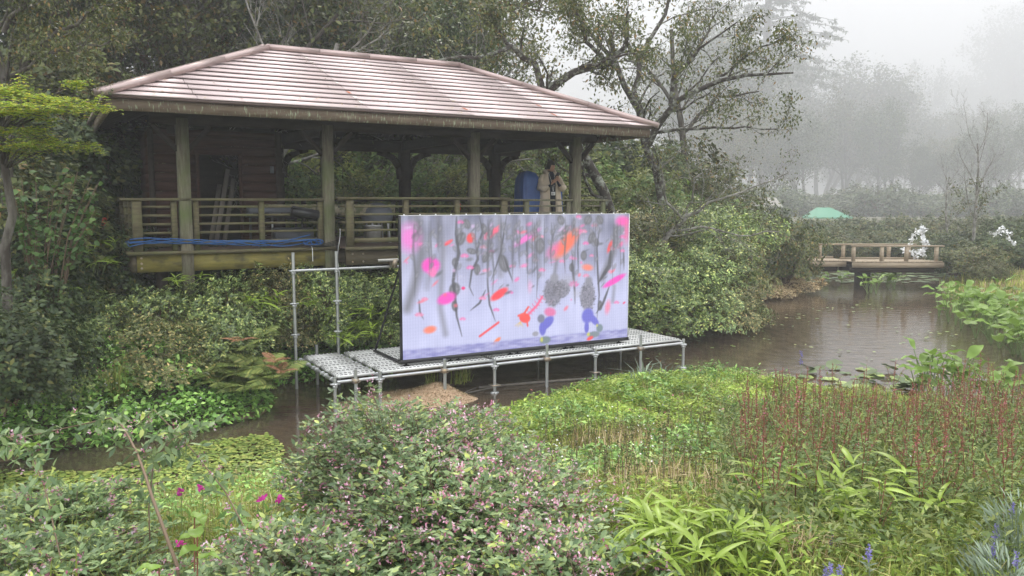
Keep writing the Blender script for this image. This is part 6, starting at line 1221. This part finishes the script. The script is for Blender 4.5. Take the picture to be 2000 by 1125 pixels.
for k, (px, py, Y, a) in enumerate(((375, 1050, 2.9, .5), (300, 1110, 2.8, 2.), (370, 1005, 3.1, 4))):
    q = at(px, py, Y); g = gz(q[0], q[1]); root = thing('broad_leaf_weed', ('weed with one broad pale leaf in the left foreground', 'broad leaved weed at the bottom edge on the left', 'drooping broad leaved weed behind the pale leaf')[k], 'weed', (q[0], q[1], g)); h = q[2] - g
    part('stem', MB().tube([(0, 0, 0), (.02, 0, h)], .003, 4), M['stem_red'], root)
    for j in range(3): l = link('leaf', LV[1], M['leaf_light'], root); l.location = (.02, 0, h - .04 * j); l.rotation_euler = (U_(-.2, .4), U_(-.3, .3), a + j * 2.1); l.scale = (.38, .34, .34)

# ============================================================ PERSON
def skin_mesh(name, pts, edges, radii, m, parent, lvl=2, root_i=0):
    import bmesh
    bm = bmesh.new(); sl_ = bm.verts.layers.skin.verify(); vs = [bm.verts.new(p) for p in pts]
    for a_, b_ in edges: bm.edges.new((vs[a_], vs[b_]))
    for i, r in enumerate(radii): vs[i][sl_].radius = r if isinstance(r, tuple) else (r, r); vs[i][sl_].use_root = (i == root_i)
    me = bpy.data.meshes.new(name); bm.to_mesh(me); bm.free()
    o = link(name, me, m, parent); sk = o.modifiers.new('skin', 'SKIN'); sk.use_smooth_shade = True; sb_ = o.modifiers.new('sub', 'SUBSURF'); sb_.levels = sb_.render_levels = lvl; return o
pl_ = PL(7.74, .75, 2.06); per = thing('person', 'person in a beige hooded jacket and dark cap holding up a phone behind the rail', 'person', tuple(pl_), 0)
per.rotation_euler.z = .3; per.scale = (.93, .93, .98)
# body, one surface (x right, -y towards the camera)
pts = [(0, 0, .86), (0, .0, 1.0), (0, .01, 1.15), (0, .02, 1.28), (0, .01, 1.355), (0, -.01, 1.42),      # 0-5 pelvis..neck
       (-.09, 0, .8), (-.1, -.01, .46), (-.1, .02, .08), (-.1, -.1, .03), (.09, 0, .8), (.1, -.01, .46), (.1, .02, .08), (.1, -.1, .03),   # 6-13 legs
       (-.17, .01, 1.26), (-.25, -.05, 1.03), (-.06, -.24, 1.1), (.0, -.27, 1.15), (.17, .01, 1.26), (.27, -.06, 1.03), (.1, -.24, 1.12), (.05, -.27, 1.2)]
ed = [(0, 1), (1, 2), (2, 3), (3, 4), (4, 5), (0, 6), (6, 7), (7, 8), (8, 9), (0, 10), (10, 11), (11, 12), (12, 13), (3, 14), (14, 15), (15, 16), (16, 17), (3, 18), (18, 19), (19, 20), (20, 21)]
rd = [(.15, .11), (.14, .1), (.15, .1), (.14, .09), .06, .048, .085, .058, .042, .035, .085, .058, .042, .035, .065, .045, .03, .026, .065, .045, .03, .026]
body = skin_mesh('body', pts, ed, rd, M['navy'], per)
# head with face
hd = MB(); hx, hy, hz = .0, -.02, 1.53; hd_v = []
nu, nv = 24, 18
for k in range(nv):
    ph = -math.pi / 2 + math.pi * k / (nv - 1)
    for j in range(nu):
        th = j / nu * 2 * math.pi; cx, cy, cz = math.cos(ph) * math.sin(th), -math.cos(ph) * math.cos(th), math.sin(ph)
        w_ = .075 * (1 - .22 * max(0, -cz) ** 1.2); dpt = .092; x, y, z = cx * w_, cy * dpt, cz * .112
        fr_ = max(0, math.cos(th)) ** 6
        if cy < 0: y += .012 * math.exp(-((cz + .75) / .25) ** 2) * -1 * math.exp(-(cx / .35) ** 2)         # chin
        y -= .02 * math.exp(-((cz + .1) / .14) ** 2) * math.exp(-(cx / .14) ** 2) * (cy < 0)               # nose
        y += .008 * math.exp(-((cz - .12) / .1) ** 2) * math.exp(-((abs(cx) - .42) / .2) ** 2) * (cy < 0)      # eye sockets
        hd_v.append((x, y, z))
q = [(k * nu + j, k * nu + (j + 1) % nu, (k + 1) * nu + (j + 1) % nu, (k + 1) * nu + j) for k in range(nv - 1) for j in range(nu)]
head = part('head', MB().add(hd_v, q), M['skin'], per, True); head.location = (hx, hy, 1.49); head.rotation_euler = (.12, 0, .75)
for s in (-1, 1):
    part('eye', MB().blob((s * .03, -.079, .012), (.011, .005, .006), 8, 5), M['black'], head, True); part('ear', MB().blob((s * .076, .0, -.0), (.01, .02, .028), 8, 5), M['skin'], head, True)
part('mouth', MB().blob((0, -.089, -.052), (.018, .006, .006), 8, 5), mat('lips', (.3, .1, .08), .5), head, True)
hv = MB(); v = []
for k in range(12):
    ph = -.5 + (math.pi / 2 + .5) * k / 11
    for j in range(24):
        th = j / 24 * 2 * math.pi; c = math.cos(th); phh = max(ph, .25 if c > .3 else ph); v.append((math.cos(phh) * math.sin(th) * .09, -math.cos(phh) * c * (.1 if c > 0 else .112), math.sin(phh) * .128))
part('cap', hv.add(v, [(k * 24 + j, k * 24 + (j + 1) % 24, (k + 1) * 24 + (j + 1) % 24, (k + 1) * 24 + j) for k in range(11) for j in range(24)]), M['hair'], head, True)
part('hair_bun', MB().blob((0, .06, .12), (.035, .035, .03), 10, 6), M['hair'], head, True)
part('pony_tail', MB().tube([(.01, .1, .0), (.03, .12, -.08), (.03, .11, -.18)], [.035, .03, .012], 8), M['hair'], head, True)
# jacket, open in front
def ring(z, rx, ry, a0, a1, n=22, cy=0., wv=0., ph=0): return [(rx * math.sin(a) * (1 + wv * math.sin(a * 9 + ph)), cy - ry * math.cos(a) * (1 + wv * math.sin(a * 9 + ph)), z) for a in np.linspace(a0, a1, n)]
rows_ = [(1.37, .075, .075, .55, .02, 0), (1.33, .15, .1, .5, .01, .01), (1.27, .2, .125, .42, .01, .015), (1.15, .21, .14, .32, .0, .03), (1.0, .21, .15, .3, 0, .04), (.85, .225, .165, .28, 0, .05), (.7, .235, .175, .27, 0, .06), (.55, .245, .18, .28, 0, .06), (.5, .235, .175, .28, 0, .05)]
v = []; 
for z, rx, ry, g_, cy, wv in rows_: v += ring(z, rx, ry, g_, 2 * math.pi - g_, 30, cy, wv, z * 5)
jk = part('jacket', MB().add(v, [(k * 30 + j, k * 30 + j + 1, (k + 1) * 30 + j + 1, (k + 1) * 30 + j) for k in range(len(rows_) - 1) for j in range(29)]), M['jacket'], per, True); sl = jk.modifiers.new('thick', 'SOLIDIFY'); sl.thickness = .012
for s, pt in ((-1, [(-.15, .01, 1.3), (-.21, -.0, 1.2), (-.245, -.06, 1.05), (-.18, -.16, 1.03), (-.11, -.22, 1.07)]), (1, [(.15, .01, 1.3), (.21, -.0, 1.2), (.26, -.07, 1.05), (.21, -.17, 1.04), (.15, -.22, 1.08)])): part('sleeve', MB().tube(pt, [.06, .072, .085, .07, .04], 12), M['jacket'], jk, True)
part('hood', MB().tube([(-.1, -.06, 1.33), (-.12, .06, 1.38), (0, .13, 1.4), (.12, .06, 1.38), (.1, -.06, 1.33)], [.03, .045, .06, .045, .03], 10), M['jacket'], jk, True)
# hands with fingers round the phone
for s, wr, dr in ((-1, (-.05, -.25, 1.12), (.05, -.05, .08)), (1, (.09, -.25, 1.15), (-.04, -.04, .1))):
    wr = np.array(wr); dr = unit(np.array(dr)); sd = unit(np.cross(dr, [0, 1, 0])) ; pm = wr + dr * .085; P_ = [tuple(wr - dr * .04), tuple(wr), tuple(wr + dr * .045), tuple(pm)]; E_ = [(0, 1), (1, 2), (2, 3)]; R_ = [(.026, .02), (.024, .017), (.034, .016), (.032, .014)]
    for f, (off, ln_) in enumerate(((-.028, .062), (-.009, .07), (.01, .066), (.027, .052))):
        b0_ = pm + sd * off; i0 = len(P_); P_ += [tuple(b0_), tuple(b0_ + dr * ln_ * .5 + np.array([0, -.008, 0])), tuple(b0_ + dr * ln_ * .8 + np.array([-s * .015, -.022, 0])), tuple(b0_ + dr * ln_ + np.array([-s * .022, -.016, 0]))]; E_ += [(2, i0), (i0, i0 + 1), (i0 + 1, i0 + 2), (i0 + 2, i0 + 3)]; R_ += [.0095, .0085, .008, .007]
    i0 = len(P_); tb0 = wr + dr * .03 - sd * s * .03; P_ += [tuple(tb0), tuple(tb0 - sd * s * .02 + dr * .03), tuple(tb0 - sd * s * .018 + dr * .055 + [0, -.01, 0])]; E_ += [(1, i0), (i0, i0 + 1), (i0 + 1, i0 + 2)]; R_ += [.012, .01, .008]
    skin_mesh('hand', P_, E_, R_, M['skin'], per, 2, 1)
ph_ = part('phone', MB().box((-.037, -.005, -.07), (.037, .005, .07)), M['black'], None); ph_.location = tuple(np.array(pl_) + [math.cos(.35) * .03 - math.sin(.35) * -.275, math.sin(.35) * .03 + math.cos(.35) * -.275, 1.27]); ph_.rotation_euler = (.5, .2, .5); tag(ph_, 'small black phone held up in both hands of the person on the deck', 'phone')
part('lanyard', MB().tube([(-.06, -.06, 1.36), (-.04, -.16, 1.2), (.0, -.175, .98)], .004, 4).tube([(.06, -.06, 1.36), (.04, -.16, 1.2), (.0, -.175, .98)], .004, 4), M['paper'], per)
bdg = part('badge', MB().box((-.045, -.185, .9), (.045, -.181, .97)), M['paper'], per); part('badge_print', MB().box((-.03, -.187, .93), (.02, -.186, .935)).box((-.03, -.187, .945), (.03, -.186, .95)).box((-.03, -.187, .917), (.01, -.186, .921)), M['grey_plastic'], bdg)

# ============================================================ HAZE
hz = MB().box((-1400, -30, -1.6), (1400, 1500, 215)); hm = bpy.data.materials.new('haze'); hm.use_nodes = True; n = hm.node_tree; n.nodes.remove(n.nodes['Principled BSDF']); pv = n.nodes.new('ShaderNodeVolumePrincipled')
pv.inputs['Color'].default_value = (.7, .71, .735, 1); pv.inputs['Density'].default_value = HAZE; n.links.new(pv.outputs[0], n.nodes['Material Output'].inputs['Volume']); solo('haze', hz, hm, None, None, kind='stuff')

# ---- labels that tell the shrubs and trees of one group apart by their order in the picture
ORD = ['first', 'second', 'third', 'fourth', 'fifth', 'sixth', 'seventh', 'eighth', 'ninth', 'tenth', 'eleventh', 'twelfth', 'thirteenth', 'fourteenth', 'fifteenth', 'sixteenth', 'seventeenth', 'eighteenth', 'nineteenth', 'twentieth']
grp = {}
for o in bpy.data.objects:
    if o.parent is None and o.get('group') and o.get('label'): grp.setdefault((o['group'], o['label']), []).append(o)
for (g_, l_), os_ in grp.items():
    if 1 < len(os_) <= 40 and len(l_.split()) <= 13:
        os_.sort(key=lambda o: px_of(np.array([[o.location.x, o.location.y]]), o.location.z)[0][0]); n = len(os_)
        for i, o in enumerate(os_):
            j = n - 1 - i; o['label'] = l_ + ', ' + (('leftmost' if i == 0 else ORD[i] + ' from left') if i <= j else ('rightmost' if j == 0 else ORD[j] + ' from right'))
